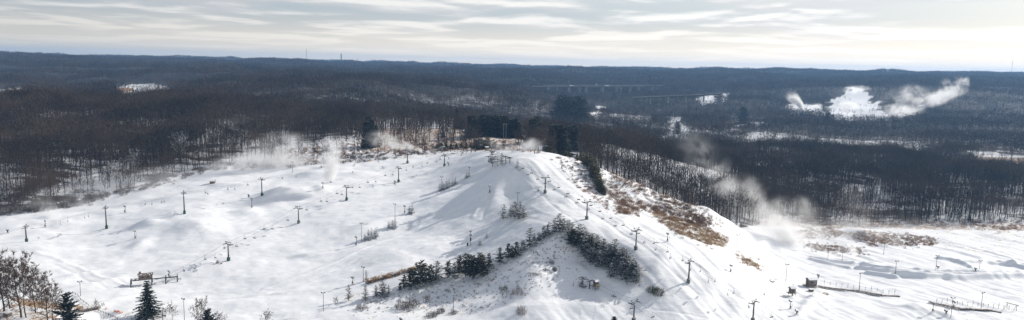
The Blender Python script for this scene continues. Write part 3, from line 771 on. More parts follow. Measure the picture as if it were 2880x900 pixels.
for k, (px, b_, t_, ty) in enumerate(ROW):
    ms, nm, lk = {'p': (C_PINE, 'pine_tree', 'dark green pine'), 's': (C_SNOW, 'pine_tree', 'snow-dusted pine'), 't': (C_TAN, 'larch_tree', 'small thin tan conifer')}[ty]
    con(nm, ms, px, b_, t_, f'{lk}, {ordn(k)} from the bottom of the row climbing the mound', group='pine row climbing the mound', wf=1.2)
con('pine_tree', C_TAN, 1030, 790, 757, 'small tan conifer beside the floodlight pole at the end of the dead hedge')
# right band of snowy pines coming down from the mound's top
BAND = []
rb = np.random.default_rng(5)
for k in range(64):
    f = (k + .5) / 64; cx = 1604 + 186 * f; cyb = 672 + 112 * f
    off = rb.uniform(-1, 1); wid = 26 * min(1, .3 + 2.2 * f) * (1 if f < .8 else .55)
    BAND.append((cx + off * wid * .55, cyb - off * wid + 6, rb.uniform(36, 56)))
BAND.append((1788, 797, 42))
BAND.sort(key=lambda q: q[1])
for k, (px, b_, hh) in enumerate(BAND):
    con('pine_tree', C_SNOW if rb.random() < .75 else C_PINE, px, b_, b_ - hh, f'snow-laden pine in the thick band down the mound, {["near its top","in its upper part","in its middle","in its lower part","at its foot"][min(4, k * 5 // len(BAND))]}',
        group='snow-laden pines of the band, ' + ["near its top","upper part","middle","lower part","at its foot"][min(4, k * 5 // len(BAND))], wf=1.35)
# snowy clumps on the slope
def clump(items, where, ms=C_WHITE, nm='snowy_pine', lk='white rime-covered pine', wf=1.0):
    for k, (px, b_, t_) in enumerate(items):
        con(nm, ms, px, b_, t_, f'{lk}, {ordn(k)} from the left {where}' if len(items) > 1 else f'{lk} {where}', group=where if len(items) > 1 else None, wf=wf)
clump([(1237,536,512),(1245,534,508),(1255,531,503),(1264,528,499),(1273,523,497),(1280,517,495)], 'in the clump by the upper light pole')
clump([(1151,602,578),(1160,600,570)], 'in the drooping middle slope pair', wf=1.2)
clump([(1094,640,622),(1104,642,617),(1111,638,612)], 'in the bushy clump below the slim light pole', wf=1.2)
clump([(1026,676,655),(1037,675,643),(1046,672,638),(1055,669,640),(1060,664,637)], 'in the clump on the lower left spur')
clump([(1416,617,572)], 'standing left of the bushy pair in mid slope', C_SNOW, wf=1.1)
clump([(1437,610,575),(1447,616,562),(1462,614,564),(1472,618,576)], 'in the tall grey clump in mid slope', C_SNOW, wf=1.15)
clump([(1350,688,668),(1369,668,653)], 'of two bent saplings near the gun mast', wf=1.1)
clump([(1312,500,482),(1320,496,476)], 'beside the snow gun below the summit', wf=1.2)
clump([(1385,468,410),(1411,466,428)], 'of the tall pair at the summit station', C_SNOW, lk='tall snow-dusted pine', wf=1.05)
clump([(1456,470,446)], 'right of the summit lift station', wf=1.1); clump([(1515,536,526)], 'low beside the top right lift tower', wf=1.3)
clump([(1258,462,455)], 'low by the fifth tower of the middle lift', wf=1.3)
# conifers of the far and middle distance
EV = [(1036,395,330,620,'tall dark spruce, left peak of the black pair above the snow jet'),(1046,396,336,622,'broad black spruce just right of the left peak above the snow jet'),(1056,397,352,624,'lower black spruce on the right flank of the pair above the snow jet'),(1027,396,346,620,'black spruce on the left flank of the group above the snow jet'),
 (916,372,319,760,'lone dark spruce rising from the bare woods left of centre'),(846,375,340,760,'dark spruce far left in the bare woods above the mist'),(872,372,338,760,'small dark spruce amid woods right of its twin'),(1246,392,352,700,'small dark spruce at the field edge left of the big stand'),
 (1284,365,305,820,'slim dark spruce, left of two on the field edge'),(1302,366,316,820,'slim dark spruce, right of two on the field edge'),(1210,345,312,1000,'small dark evergreen far in the woods, left'),(1235,342,308,1000,'small dark evergreen far in the woods, right')]
for (px, b_, t_, D, lab) in EV:
    con('spruce_tree', C_DARK, px, b_, t_, lab, D=D, wf=.8)
for k, (px, t_, D) in enumerate([(1331,325,700),(1340,336,690),(1350,332,705),(1362,322,715),(1372,330,700),(1382,324,715),(1394,326,705),(1406,330,700),(1418,325,712),(1429,328,715),(1445,336,700),(1456,333,700),(1466,345,700)]):
    con('evergreen_tree', C_DARK, px, 0, t_, f'blackish evergreen, {ordn(k)} from the left in the stand behind the summit', D=D, wf=1.6, group='blackish evergreen stand behind the summit')
for k, (px, t_, D) in enumerate([(1508,338,640),(1517,330,650),(1562,366,560),(1572,352,575),(1583,350,570),(1594,360,565),(1612,356,620),(1622,352,640),(1633,362,620)]):
    con('evergreen_tree', C_DARK, px, 0, t_, f'black evergreen, {ordn(k)} from the left behind the right side of the summit', D=D, wf=1.5, group='black evergreens right of the summit')
for k, (px, t_, D) in enumerate([(1584,270,1500),(1596,268,1520),(1606,272,1500),(1618,276,1510),(1630,273,1530),(1640,272,1500),(1650,276,1510),(1590,276,1440),(1602,280,1440),(1626,281,1440),(1645,281,1450)]):
    con('evergreen_tree', C_DARK, px, 0, t_, f'far dark evergreen, {ordn(k)} in the clump below the long bridge', D=D, wf=1.8, group='far evergreens below the long bridge')
for k, (px, t_) in enumerate([(2352,318),(2358,316),(2370,322),(1860,320),(1866,324),(1926,342),(2110,302),(2118,306)]):
    con('evergreen_tree', C_DARK, px, 0, t_, f'tiny distant dark spruce in the valley, {ordn(k)} of its kind', D=1600 if t_ < 330 else 1300, wf=1.3, group='tiny distant valley spruces')
# olive pines and shrubs on the rim behind the hilltop
for k, (px, t_, D) in enumerate([(1232,406,618),(1244,401,620),(1258,399,622),(1272,404,618),(1288,403,620),(1303,400,622),(1316,402,618),(1330,400,625),(1344,392,600),(1356,390,600),(1368,395,590),(1378,388,590),(1226,416,612),(1398,400,600),(1424,404,590),(1560,412,520),(1572,418,515),(1606,422,500),(1620,432,498)]):
    con('scrub_pine', C_CEDAR, px, 0, t_, f'olive green scrub pine, {ordn(k)} from the left along the rim behind the hilltop', D=D, wf=1.6, group='olive scrub pines behind the hilltop')
# the green cedar row running down the right shoulder
CED = [(1622,452,432,),(1632,452,428),(1641,462,432),(1650,468,433),(1660,474,437),(1665,484,446),(1668,494,458),(1672,502,464),(1676,511,474),(1680,519,484),(1684,527,494),(1688,536,503),(1692,542,512),(1698,547,522),(1673,482,443),(1682,500,470),(1664,470,440),(1702,548,534)]
for k, (px, b_, t_) in enumerate(CED):
    con('cedar_tree', C_CEDAR, px, b_, t_, f'yellow green cedar, {ordn(k)} down the row on the right shoulder', wf=rng.uniform(.8, 1.4), group='cedar row on the right shoulder')
# foreground trees
con('spruce_tree', C_SPRUCE, 418, 893, 781, 'big dark spruce standing in front of the left lift station', wf=1.25)
con('pine_tree', C_ROUND, 585, 935, 866, 'round-topped dark evergreen cut off by the bottom edge of the photo', wf=1.0)
con('pine_tree', C_ROUND, 192, 925, 816, 'broad dark pine at lower left beside the wooden footbridge', wf=.85)
con('pine_tree', C_ROUND, 1727, 915, 888, 'top of a small evergreen at the bottom edge below the pine band')
for k, (px, b_, t_, wf, D) in enumerate([(12,882,690,.9,None),(60,893,712,1.0,None),(74,893,735,.8,None),(100,880,745,.9,None),(134,915,790,1.1,None),(28,868,735,.9,None),(150,900,800,.9,None),(0,905,735,1,None),(118,870,760,.8,None)]):
    P = base_of(px, b_); h = ht(P, t_)
    plant('bare_tree', NEARBARE[k % 4], P, h * 1.05, h * wf * 1.15, k * 1.7, f'spreading leafless brown tree, {ordn(k)} of the near group at lower left', 'tree', 'near leafless trees at lower left')
for k, (px, b_, t_, lab) in enumerate([(484,900,848,'small twiggy bare tree left of the twin-lamp pole'),(562,925,828,'pale bare tree behind the round evergreen at the bottom'),(622,925,872,'thin bare sapling right of the round evergreen'),(745,925,868,'bare treetop low at the bottom left of centre'),(465,895,860,'short bare sapling beside the big spruce'),
    (270,872,840,'bare sapling by the footbridge near the two walkers'),(1201,866,823,'lone bare sapling between the brush patches on the mound'),(948,862,832,'pale bare shrub tree where the plume meets the mound'),(1412,835,798,'thin bare sapling on the mound slope, left'),(1425,832,800,'thin bare sapling on the mound slope, right')]):
    P = base_of(px, b_); h = ht(P, t_); plant('bare_tree', NEARBARE[(k + 2) % 4], P, h, h * 1.0, k * 2.1, lab, 'tree')

# shrubs: many thin stems from the ground
def shrub_mesh(seed, n_=150, w=.03, domed=True):
    r = np.random.default_rng(seed); T = TB()
    for k in range(n_):
        a = r.random() * 6.28; q = r.random() ** .5; c = np.array([q * .8 * math.cos(a), q * .8 * math.sin(a), 0])
        d = np.array([math.cos(a) * q * .5, math.sin(a) * q * .5, 1.0]) + r.normal(size=3) * .25
        L = (1 - .5 * q * q) * r.uniform(.6, 1.05); T.sliver(c, d, L, w, r)
        m = c + d / np.linalg.norm(d) * L * .5; T.sliver(m, d + r.normal(size=3) * .6, L * .5, w * .8, r); T.sliver(m, d + r.normal(size=3) * .6, L * .4, w * .8, r)
    return T.arr()
M_BR = wood_material('brown_brush', (.14, .08, .045), (.32, .18, .10), thin=.45); M_RED = wood_material('red_brown_brush', (.12, .075, .05), (.29, .18, .11), thin=.45)
M_GREY = wood_material('grey_brush', (.06, .05, .045), (.12, .095, .08), (.6, .61, .64), .35); M_RIME = wood_material('rimed_brush', (.14, .13, .125), (.30, .27, .25), (.75, .76, .79), .9)
M_TANB = wood_material('tan_grass_stalks', (.26, .17, .09), (.46, .33, .20), thin=.45)
SHM = []
for i in range(4): V_, F_ = shrub_mesh(i); SHM.append((V_, F_))
def shrub(px, py, wpx, hpx, mat, label, k=[0], D=None):
    P = base_of(px, py, D); me_ = np_mesh('shrub', *SHM[k[0] % 4]); k[0] += 1; me_.materials.append(mat)
    o = bpy.data.objects.new('shrub', me_); COL.objects.link(o); o.location = (P[0], P[1], P[2] - .1)
    s = wpx / FPX * P[1] / 2; o.scale = (s, s * .9, hpx / FPX * P[1] * 1.05); o.rotation_euler = (0, 0, k[0] * 1.3); tag(o, label, 'shrub'); return o
shrub(1134,866,56,34,M_GREY,'wide grey brown thicket at the left of the mound face'); shrub(1160,862,52,32,M_GREY,'brown thicket adjoining the wide one, on its right side')
shrub(1215,890,40,24,M_GREY,'lower dark thicket on the mound left of the lone pole'); shrub(1240,880,30,26,M_GREY,'upright twiggy thicket at the foot of the mound')
shrub(1278,882,26,16,M_GREY,'small twiggy bush around the foot of the lone pole'); shrub(1016,869,44,20,M_GREY,'low dark bush dusted with snow on the lower left of the mound')
shrub(1560,762,17,20,M_GREY,'round bush at the foot of the pole under the mound top'); shrub(1551,742,18,20,M_RIME,'pale bush just behind the pole under the mound top')
shrub(1456,828,40,32,M_RIME,'pinkish rimed bush on the mound, upper of two'); shrub(1466,884,36,42,M_RIME,'white rimed bush on the mound, lower of two')
shrub(1510,772,36,9,M_GREY,'dark low brush in the hollow above the lower terminal'); shrub(1534,761,18,11,M_GREY,'small dark brush heap right in the hollow above the terminal')
shrub(1258,818,24,8,M_GREY,'small low bush below the pine row'); shrub(1830,822,34,30,N_SNOWPINE,'spreading juniper dusted with snow, left half of the big one'); shrub(1850,830,46,38,N_PINE,'big spreading juniper between the pine band and the lift')
shrub(612,740,12,14,M_GREY,'dark bush near the foot of the middle lift tower'); shrub(622,742,8,6,M_GREY,'tiny bush right of the dark bush by the tower')
shrub(2322,828,22,9,M_TANB,'tuft of dry grass below the cabin on stilts'); shrub(2412,722,14,8,M_BR,'brown tuft at the end of the misty brush')
for k in range(14):
    f = k / 13; shrub(1036 + 152 * f, 796 - 44 * f + (k % 2) * 2, 20, 13 + 4 * (k % 3), (M_GREY, M_BR, M_TANB)[k % 3], f'{ordn(k)} bush from the left along the brown dead hedge beside the piste')
# brown brush on the shoulder and by the flats: nobody could count its stems
def brush_field(name, polys, mats_, n_, hmin, hmax, label, seed):
    r = np.random.default_rng(seed); V_, F_ = shrub_mesh(seed, 46, .05); X = []; Y = []; Z = []
    for (poly, a, b) in polys:
        xs = [p[0] for p in poly]; ys = [p[1] for p in poly]; area = 0
        for i in range(len(poly)): x1, y1 = poly[i]; x2, y2 = poly[(i + 1) % len(poly)]; area += (x1 * y2 - x2 * y1) / 2
        m = int(abs(area) * n_)
        q = np.stack([r.uniform(min(xs), max(xs), m * 4), r.uniform(min(ys), max(ys), m * 4)], 1); q = q[in_poly(q[:, 0], q[:, 1], poly)][:m]
        q = q + r.normal(size=q.shape) * [11, 5] * (r.random((len(q), 1)) < .45)
        for (u_, v_) in q:
            P = G(u_, v_, Dmin=260, Dmax=900)
            if P[1] < 700: X.append(P[0]); Y.append(P[1]); Z.append(P[2] - .1)
    X, Y, Z = map(np.array, (X, Y, Z)); h_ = r.uniform(hmin, hmax, len(X))
    me_ = np_mesh(name, *(lambda t: (t[0], t[1]))(scatter(V_, F_, X, Y, Z, h_, h_ * r.uniform(.5, 1.0, len(X)), r.random(len(X)) * 6.28, r.random(len(X)))[:2]))
    me_.attributes.new('tone', 'FLOAT', 'POINT').data.foreach_set('value', np.repeat(r.random(len(X)), len(V_)).astype(np.float32))
    me_.materials.append(mats_); o = bpy.data.objects.new(name, me_); COL.objects.link(o); tag(o, label, 'brush', None, 'stuff'); return o
brush_field('brushwood', BRUSHP[1:4] + [BRUSHP[6], ([(1790,560),(1850,575),(1890,605),(1840,600),(1790,585)],0,700),([(1900,600),(1990,610),(2020,640),(1960,635)],0,700)], M_RED, .038, .8, 2.8, 'reddish brown leafless brush on the snowy right shoulder', 11)
brush_field('tall_dry_grass', [([(1835,590),(1880,605),(1940,622),(2000,645),(2045,680),(2035,696),(1990,688),(1930,668),(1880,640),(1845,615)],0,700), BRUSHP[5]], M_TANB, .10, .6, 2.4, 'tan dry grass and brush between the lift slope and the side trail', 12)
brush_field('reeds', BRUSHP[7:10], M_BR, .12, .5, 1.9, 'brown reeds and brush behind the misty flats', 13)
brush_field('undergrowth', [BRUSHP[10], ([(2150,610),(2880,618),(2880,640),(2150,636)],0,700)], M_BR, .035, .5, 2.6, 'rusty undergrowth along the foot of the right woods', 14)
brush_field('saplings', [([(300,556),(420,530),(600,480),(960,460),(960,452),(600,470),(400,520),(300,545)],0,700),([(0,590),(150,575),(300,545),(300,560),(150,592),(0,606)],0,900)], M_GREY, .05, 1.5, 4.5, 'grey brown saplings and brush along the edge of the left woods', 15)
brush_field('rusty_brush', [([(1640,458),(1700,476),(1800,516),(1905,564),(1960,582),(1950,596),(1890,574),(1790,534),(1700,494),(1650,474)],0,700)], M_BR, .05, .8, 3.0, 'rust coloured brush along the back edge of the right shoulder', 18)
brush_field('rim_brush', [([(960,436),(1290,400),(1290,424),(960,464)],0,900)], M_GREY, .018, .8, 3.5, 'sparse grey brush along the rim behind the hilltop', 19)
brush_field('field_brush', [([(1040,395),(1290,396),(1300,425),(1080,440),(960,458),(780,464),(760,425)],0,900),([(1312,386),(1482,388),(1520,424),(1312,422)],0,900)], M_BR, .035, .8, 3.0, 'brown brush and dead grass in the field behind the hilltop', 20)
brush_field('scattered_weeds', [([(1090,810),(1400,745),(1560,650),(1600,700),(1560,800),(1350,880),(980,880)],0,700)], M_GREY, .012, .3, 1.0, 'sparse weeds poking through the snow of the mound', 16)
brush_field('shoulder_weeds', [([(1700,480),(1800,530),(1900,560),(2040,608),(2050,640),(1900,590),(1760,540)],0,700),([(1560,440),(1640,455),(1690,550),(1750,610),(1680,580),(1600,500)],0,600)], M_BR, .03, .5, 2.0, 'scattered brown weeds on the snowy shoulder', 17)

# ------------------------------------------------------------------ paints
P_STEEL = plain('dark_green_steel', (.055, .065, .06), .55, .3, .3, 1.2, .35); P_DARK = plain('black_steel', (.03, .032, .035), .5, .3, .3, 1.5, .3)
P_GALV = plain('galvanised_steel', (.22, .23, .24), .5, .5, .2, 1.5, .4); P_PAD = plain('green_tower_padding', (.03, .085, .06), .8, 0, .35, 1.0, .35); P_PADG = plain('grey_tower_padding', (.12, .13, .135), .8, 0, .3, 1.0, .5)
P_WOOD = plain('weathered_wood', (.16, .125, .10), .85, 0, .35, 2.5, .3, .3); P_POLE = plain('wooden_pole', (.075, .055, .042), .85, 0, .35, 2.0, .2); P_BROWN = plain('brown_stained_boards', (.10, .062, .04), .8, 0, .3, 2.0, .2, .3)
P_SNOW = plain('snow_cover', (.82, .83, .85), .7, 0, .03, 1.0); P_LAMP = plain('grey_lamp_housing', (.10, .105, .11), .5, .2, .2, 2.0, .3); P_GLASS = plain('dark_window_glass', (.03, .035, .045), .12, 0, .2, 1.0)
P_ORANGE = plain('orange_plastic', (.62, .16, .03), .6, 0, .2, 2.0); P_YELLOW = plain('yellow_paint', (.50, .40, .05), .6, 0, .25, 2.0); P_CONC = plain('bridge_concrete', (.27, .27, .27), .85, 0, .2, .05); P_CABLE = plain('steel_rope', (.06, .06, .065), .5, .5, .2, 1.0)
P_WHITE = plain('white_paint', (.72, .73, .74), .5, 0, .1, .5); P_RED = plain('faded_red_plastic', (.45, .10, .06), .6, 0, .2, 2.0); P_CLOTH = plain('dark_winter_clothes', (.03, .032, .05), .9, 0, .3, 4.0)

# ------------------------------------------------------------------ chairlifts
def lift_tower(P, h, ang, label, kind=0, lamps=2):
    t = empty('lift_tower', P, ang)      # local X runs along the rope, Y across it
    pad = P_PAD if kind == 0 else P_PADG; st = P_STEEL if kind == 0 else P_DARK
    MB().tube((0, 0, 1.6), (0, 0, h), .36, .26, 12).build('pole', st, t, True)
    MB().box((0, 0, .9), (1.5, 1.5, 2.2), 0, 0, .2).build('base_padding', pad, t)
    b = MB(); b.box((0, 0, h - .15), (.34, 5.2, .34)); b.tube((0, -1.1, h - .3), (0, 0, h - 1.4), .11); b.tube((0, 1.1, h - .3), (0, 0, h - 1.4), .11); b.build('crossarm', st, t)
    for s in (-1, 1):
        b = MB(); b.box((0, s * 2.45, h - .42), (3.0, .14, .20), 0, 0)
        for k in range(6): b.tube((-1.35 + k * .54, s * 2.45 - .09, h - .25), (-1.35 + k * .54, s * 2.45 + .09, h - .25), .2, .2, 10)
        b.tube((0, s * 2.45, h - .4), (0, s * 2.3, h - .1), .1); b.build('sheave_train', P_DARK, t)
    ys = {2: (-1.9, 1.9), 3: (-1.9, 0, 1.9), 4: (-2.1, -.8, .8, 2.1)}[lamps]
    for y in ys:
        b = MB(); b.tube((0, y, h), (0, y, h + .7), .05); b.box((.1, y, h + .9), (.45, .75, .5), .3 * (1 if y > 0 else -1), .35, .08); b.build('floodlight', P_LAMP, t)
    b = MB(); b.tube((-.42, -.18, 2), (-.34, -.18, h), .03, .03, 4); b.tube((-.42, .18, 2), (-.34, .18, h), .03, .03, 4)
    for k in range(int((h - 2) / .45)): b.tube((-.40, -.18, 2.2 + k * .45), (-.40, .18, 2.2 + k * .45), .022, .022, 4)
    b.build('ladder', P_GALV, t)
    return tag(t, label, 'lift tower')
def make_chair():
    t = empty('lift_chair', (0, 0, 0))   # origin at the rope grip; local X along the rope
    b = MB(); b.box((0, 0, 0), (.3, .14, .16)); b.tube((0, .05, -.05), (-.1, .15, -1.0), .035, .035, 6); b.tube((-.1, .15, -1.0), (-.15, 0, -1.35), .035, .035, 6); b.build('hanger', P_DARK, t)
    b = MB()
    b.path([(-.15, -.95, -1.35), (-.15, .95, -1.35)], .04)
    for s in (-.95, .95): b.path([(-.15, s, -1.35), (-.28, s, -2.2), (-.22, s, -2.55), (.35, s, -2.55)], .035); b.path([(-.25, s, -2.1), (.2, s, -2.1)], .03)
    b.build('frame', P_DARK, t)
    MB().box((.08, 0, -2.52), (.55, 1.8, .08), 0, 0, .04).build('seat', P_DARK, t); MB().box((-.27, 0, -2.18), (.06, 1.8, .42), 0, -.12).build('backrest', P_DARK, t)
    MB().box((.08, 0, -2.465), (.46, 1.6, .03)).build('snow_layer', P_SNOW, t)
    return t
def rope_points(tops, side, n_=14, sag=.018):
    """points of one strand through the tower heads; side is +-1"""
    pts_ = []
    for i in range(len(tops) - 1):
        a, b = tops[i], tops[i + 1]; d = b - a; L_ = np.linalg.norm(d[:2])
        for k in range(n_):
            f = k / n_; p = a + d * f; p = p.copy(); p[2] -= 4 * sag * L_ * f * (1 - f); pts_.append(p)
    pts_.append(tops[-1]); return pts_
CH0 = make_chair(); ch_used = [False]
def lift(nm, towers, ends, chairs, kind, lamps, sag=.018):
    """towers: (px, base row, top row); ends: world points of the rope at the bottom and the top station"""
    T_ = []
    for (px, b_, t_) in towers:
        P = base_of(px, b_); T_.append((P, ht(P, t_)))
    bots = [ends[0]] + [p + np.array([0, 0, h - .05]) for p, h in T_] + [ends[1]]
    for k, (P, h) in enumerate(T_):
        a = bots[k]; c = bots[k + 2]; ang = math.atan2(c[1] - a[1], c[0] - a[0])
        lift_tower(P, h, ang, f'steel tower of the {nm}, {ordn(k)} from its lower end', kind, lamps)
    strands = []
    for s in (-1, 1):
        tops = []
        for k, p in enumerate(bots):
            a = bots[max(k - 1, 0)]; c = bots[min(k + 1, len(bots) - 1)]; d = (c - a)[:2]; d = d / np.linalg.norm(d); off = 2.45 if 0 < k < len(bots) - 1 else 2.0
            tops.append(p + np.array([-d[1] * s * off, d[0] * s * off, 0]))
        strands.append(rope_points(tops, s, sag=sag))
    b = MB()
    b.path(strands[0] + strands[1][::-1] + [strands[0][0]], .038, 5)
    tag(b.build('haul_rope', P_CABLE), f'steel haul rope along the {nm}', 'rope')
    best = []
    samp = [np.array([a + (c - a) * f for a, c in zip(st[:-1], st[1:]) for f in (0, .25, .5, .75)]) for st in strands]
    prj = [project(s_ - np.array([0, 0, 2.3])) for s_ in samp]; sel = []
    for (cx, cyy) in chairs:
        c = [(np.hypot(q[0] - cx, q[1] - cyy).min(), int(np.hypot(q[0] - cx, q[1] - cyy).argmin()), si) for si, q in enumerate(prj)]
        d_, i_, si = min(c); sel.append((cyy, samp[si][i_], samp[si][min(i_ + 1, len(samp[si]) - 1)] - samp[si][max(i_ - 1, 0)], si))
    sel.sort(key=lambda q: q[0])
    for k, (_, p, d, si) in enumerate(sel):
        if not ch_used[0]: o = CH0; ch_used[0] = True
        else: o = copy_tree(CH0)
        o.location = p; o.rotation_euler = (0, 0, math.atan2(d[1], d[0]) + (PI if si else 0))
        tag(o, f'empty lift chair, {ordn(k)} down from the top on the {nm}', 'lift chair', f'chairs hanging on the {nm}')
    return bots
up_ = lambda P, h: P + np.array([0, 0, h])
stA = base_of(1245, 425, 594); stB = base_of(1330, 434, 545); stC = base_of(1428, 460); btB = base_of(462, 800); btA = base_of(-120, 700); btC = base_of(2300, 1010); stD = base_of(1638, 806); btD = base_of(1990, 1030)
TA = [(75,680,636),(300,643,582),(519,601,541),(737,550,503),(931,513,462),(1146,459,424)]
lift('left-hand chairlift', TA, (up_(btA, 5), up_(stA, 4)), [(190,619),(240,616),(173,632),(248,608),(408,575),(429,574),(454,570),(463,566),(579,541),(587,546),(638,532),(660,532),(695,517),(794,503),(834,496)], 0, 2)
TBt = [(643,733,684),(840,628,584),(975,563,525),(1121,512,472),(1250,467,437)]
lift('middle chairlift', TBt, (up_(btB, 3.6), up_(stB, 4)), [(482,782),(517,759),(547,753),(577,729),(605,722),(632,700),(665,692),(687,673),(714,667),(743,643),(763,641),(807,617),(863,589),(903,567),(918,566),(948,547),(963,547),(990,530),(1013,527),(1034,516),(1058,511),(1083,497),(1105,494),(1144,480),(1162,471),(1187,468),(1200,459),(1228,455),(1237,448),(1263,445),(1299,439)], 0, 4)
TCt = [(1533,543,498),(1650,617,566),(1788,702,645),(1936,795,733),(2117,905,846)][::-1]
lift('right-hand chairlift', TCt, (up_(btC, 6), up_(stC, 4)), [(1462,477),(1472,472),(1486,488),(1496,485),(1514,502),(1545,509),(1535,515),(1562,531),(1572,527),(1594,552),(1599,543),(1623,569),(1628,561),(1660,578),(1655,588),(1686,595),(1696,614),(1716,614),(1732,636),(1752,635),(1774,661),(1795,660),(1811,684),(1836,686),(1843,705),(1875,710),(1885,729),(1919,735),(1941,763),(1967,764),(1991,796),(2011,793),(2045,830),(2063,826),(2106,867),(2170,890)], 1, 2)
lift('short lift below the mound', [(1782,905,846)], (up_(btD, 6), up_(stD, 4)), [(1727,825),(1728,836),(1775,868),(1833,893),(1630,793)], 1, 2)

# lift stations
def bullwheel(c, R, t, mat=P_GALV):
    b = MB(); b.ring(c, R, .12, 28, 6)
    for k in range(6): a = k * PI / 3; b.tube(c, (c[0] + R * math.cos(a), c[1] + R * math.sin(a), c[2]), .06, .06, 5)
    b.tube((c[0], c[1], c[2] - .25), (c[0], c[1], c[2] + .25), .35, .35, 12); return b.build('bullwheel', mat, t)
def station_top(P, ang, label, s=1.0, roof=False):
    t = empty('lift_station', P, ang, s)
    b = MB()
    for x in (-2.6, 2.6): b.tube((x, 0, 0), (x, 0, 4.0), .28, .22, 8); b.box((x, 0, 4.1), (.3, 3.6, .3))
    b.box((0, 0, 4.35), (7.5, .5, .45)); b.build('mast_frame', P_STEEL, t); bullwheel((-2.6, 0, 3.7), 2.0, t)
    for sx in (-1, 1): MB().box((2.2, sx * 2.0, 3.95), (3.4, .2, .25)).build('guide_rail', P_DARK, t)
    MB().box((0, 0, 4.66), (7.2, .46, .16)).build('snow_layer', P_SNOW, t)
    return tag(t, label, 'lift station')
def angl(a, b): return math.atan2(b[1] - a[1], b[0] - a[0])
station_top(stA, angl(base_of(1146,459), stA), 'snow-topped arch of the left-hand lift station on the hilltop rim', .95)
station_top(stB, angl(base_of(1250,467), stB), 'low dark return station of the middle chairlift near the summit', .7)
station_top(stC, angl(base_of(1533,543), stC), 'dark steel summit station of the right-hand chairlift between snowy pines', 1.05)
# return station of the short lift: big wheel on a mast, T mast
t = empty('lift_terminal', stD, angl(btD, stD)); MB().tube((0, 0, 0), (0, 0, 4), .5, .4, 10).build('mast', P_PADG, t, True); bullwheel((0, 0, 4.2), 2.1, t, P_DARK); MB().box((-1.6, 0, 4.45), (5, .4, .3)).build('beam', P_STEEL, t)
MB().box((-.2, 0, .5), (3.4, 2.2, 1.0), .2, 0, .3).build('ramp_padding', P_PADG, t); tag(t, 'bullwheel terminal on a short mast at the foot of the mound', 'lift terminal')
P = base_of(1658, 812); t = empty('support_mast', P, angl(btD, stD)); MB().tube((0, 0, 0), (0, 0, 4.0), .28, .22, 8).build('pole', P_STEEL, t); b = MB(); b.box((0, 0, 4.0), (.3, 4.4, .3)); b.tube((0, 1.2, 4), (0, 0, 3), .08); b.tube((0, -1.2, 4), (0, 0, 3), .08); b.build('crossarm', P_STEEL, t)
tag(t, 'squat T-shaped mast between the bullwheel and the operator hut', 'mast')
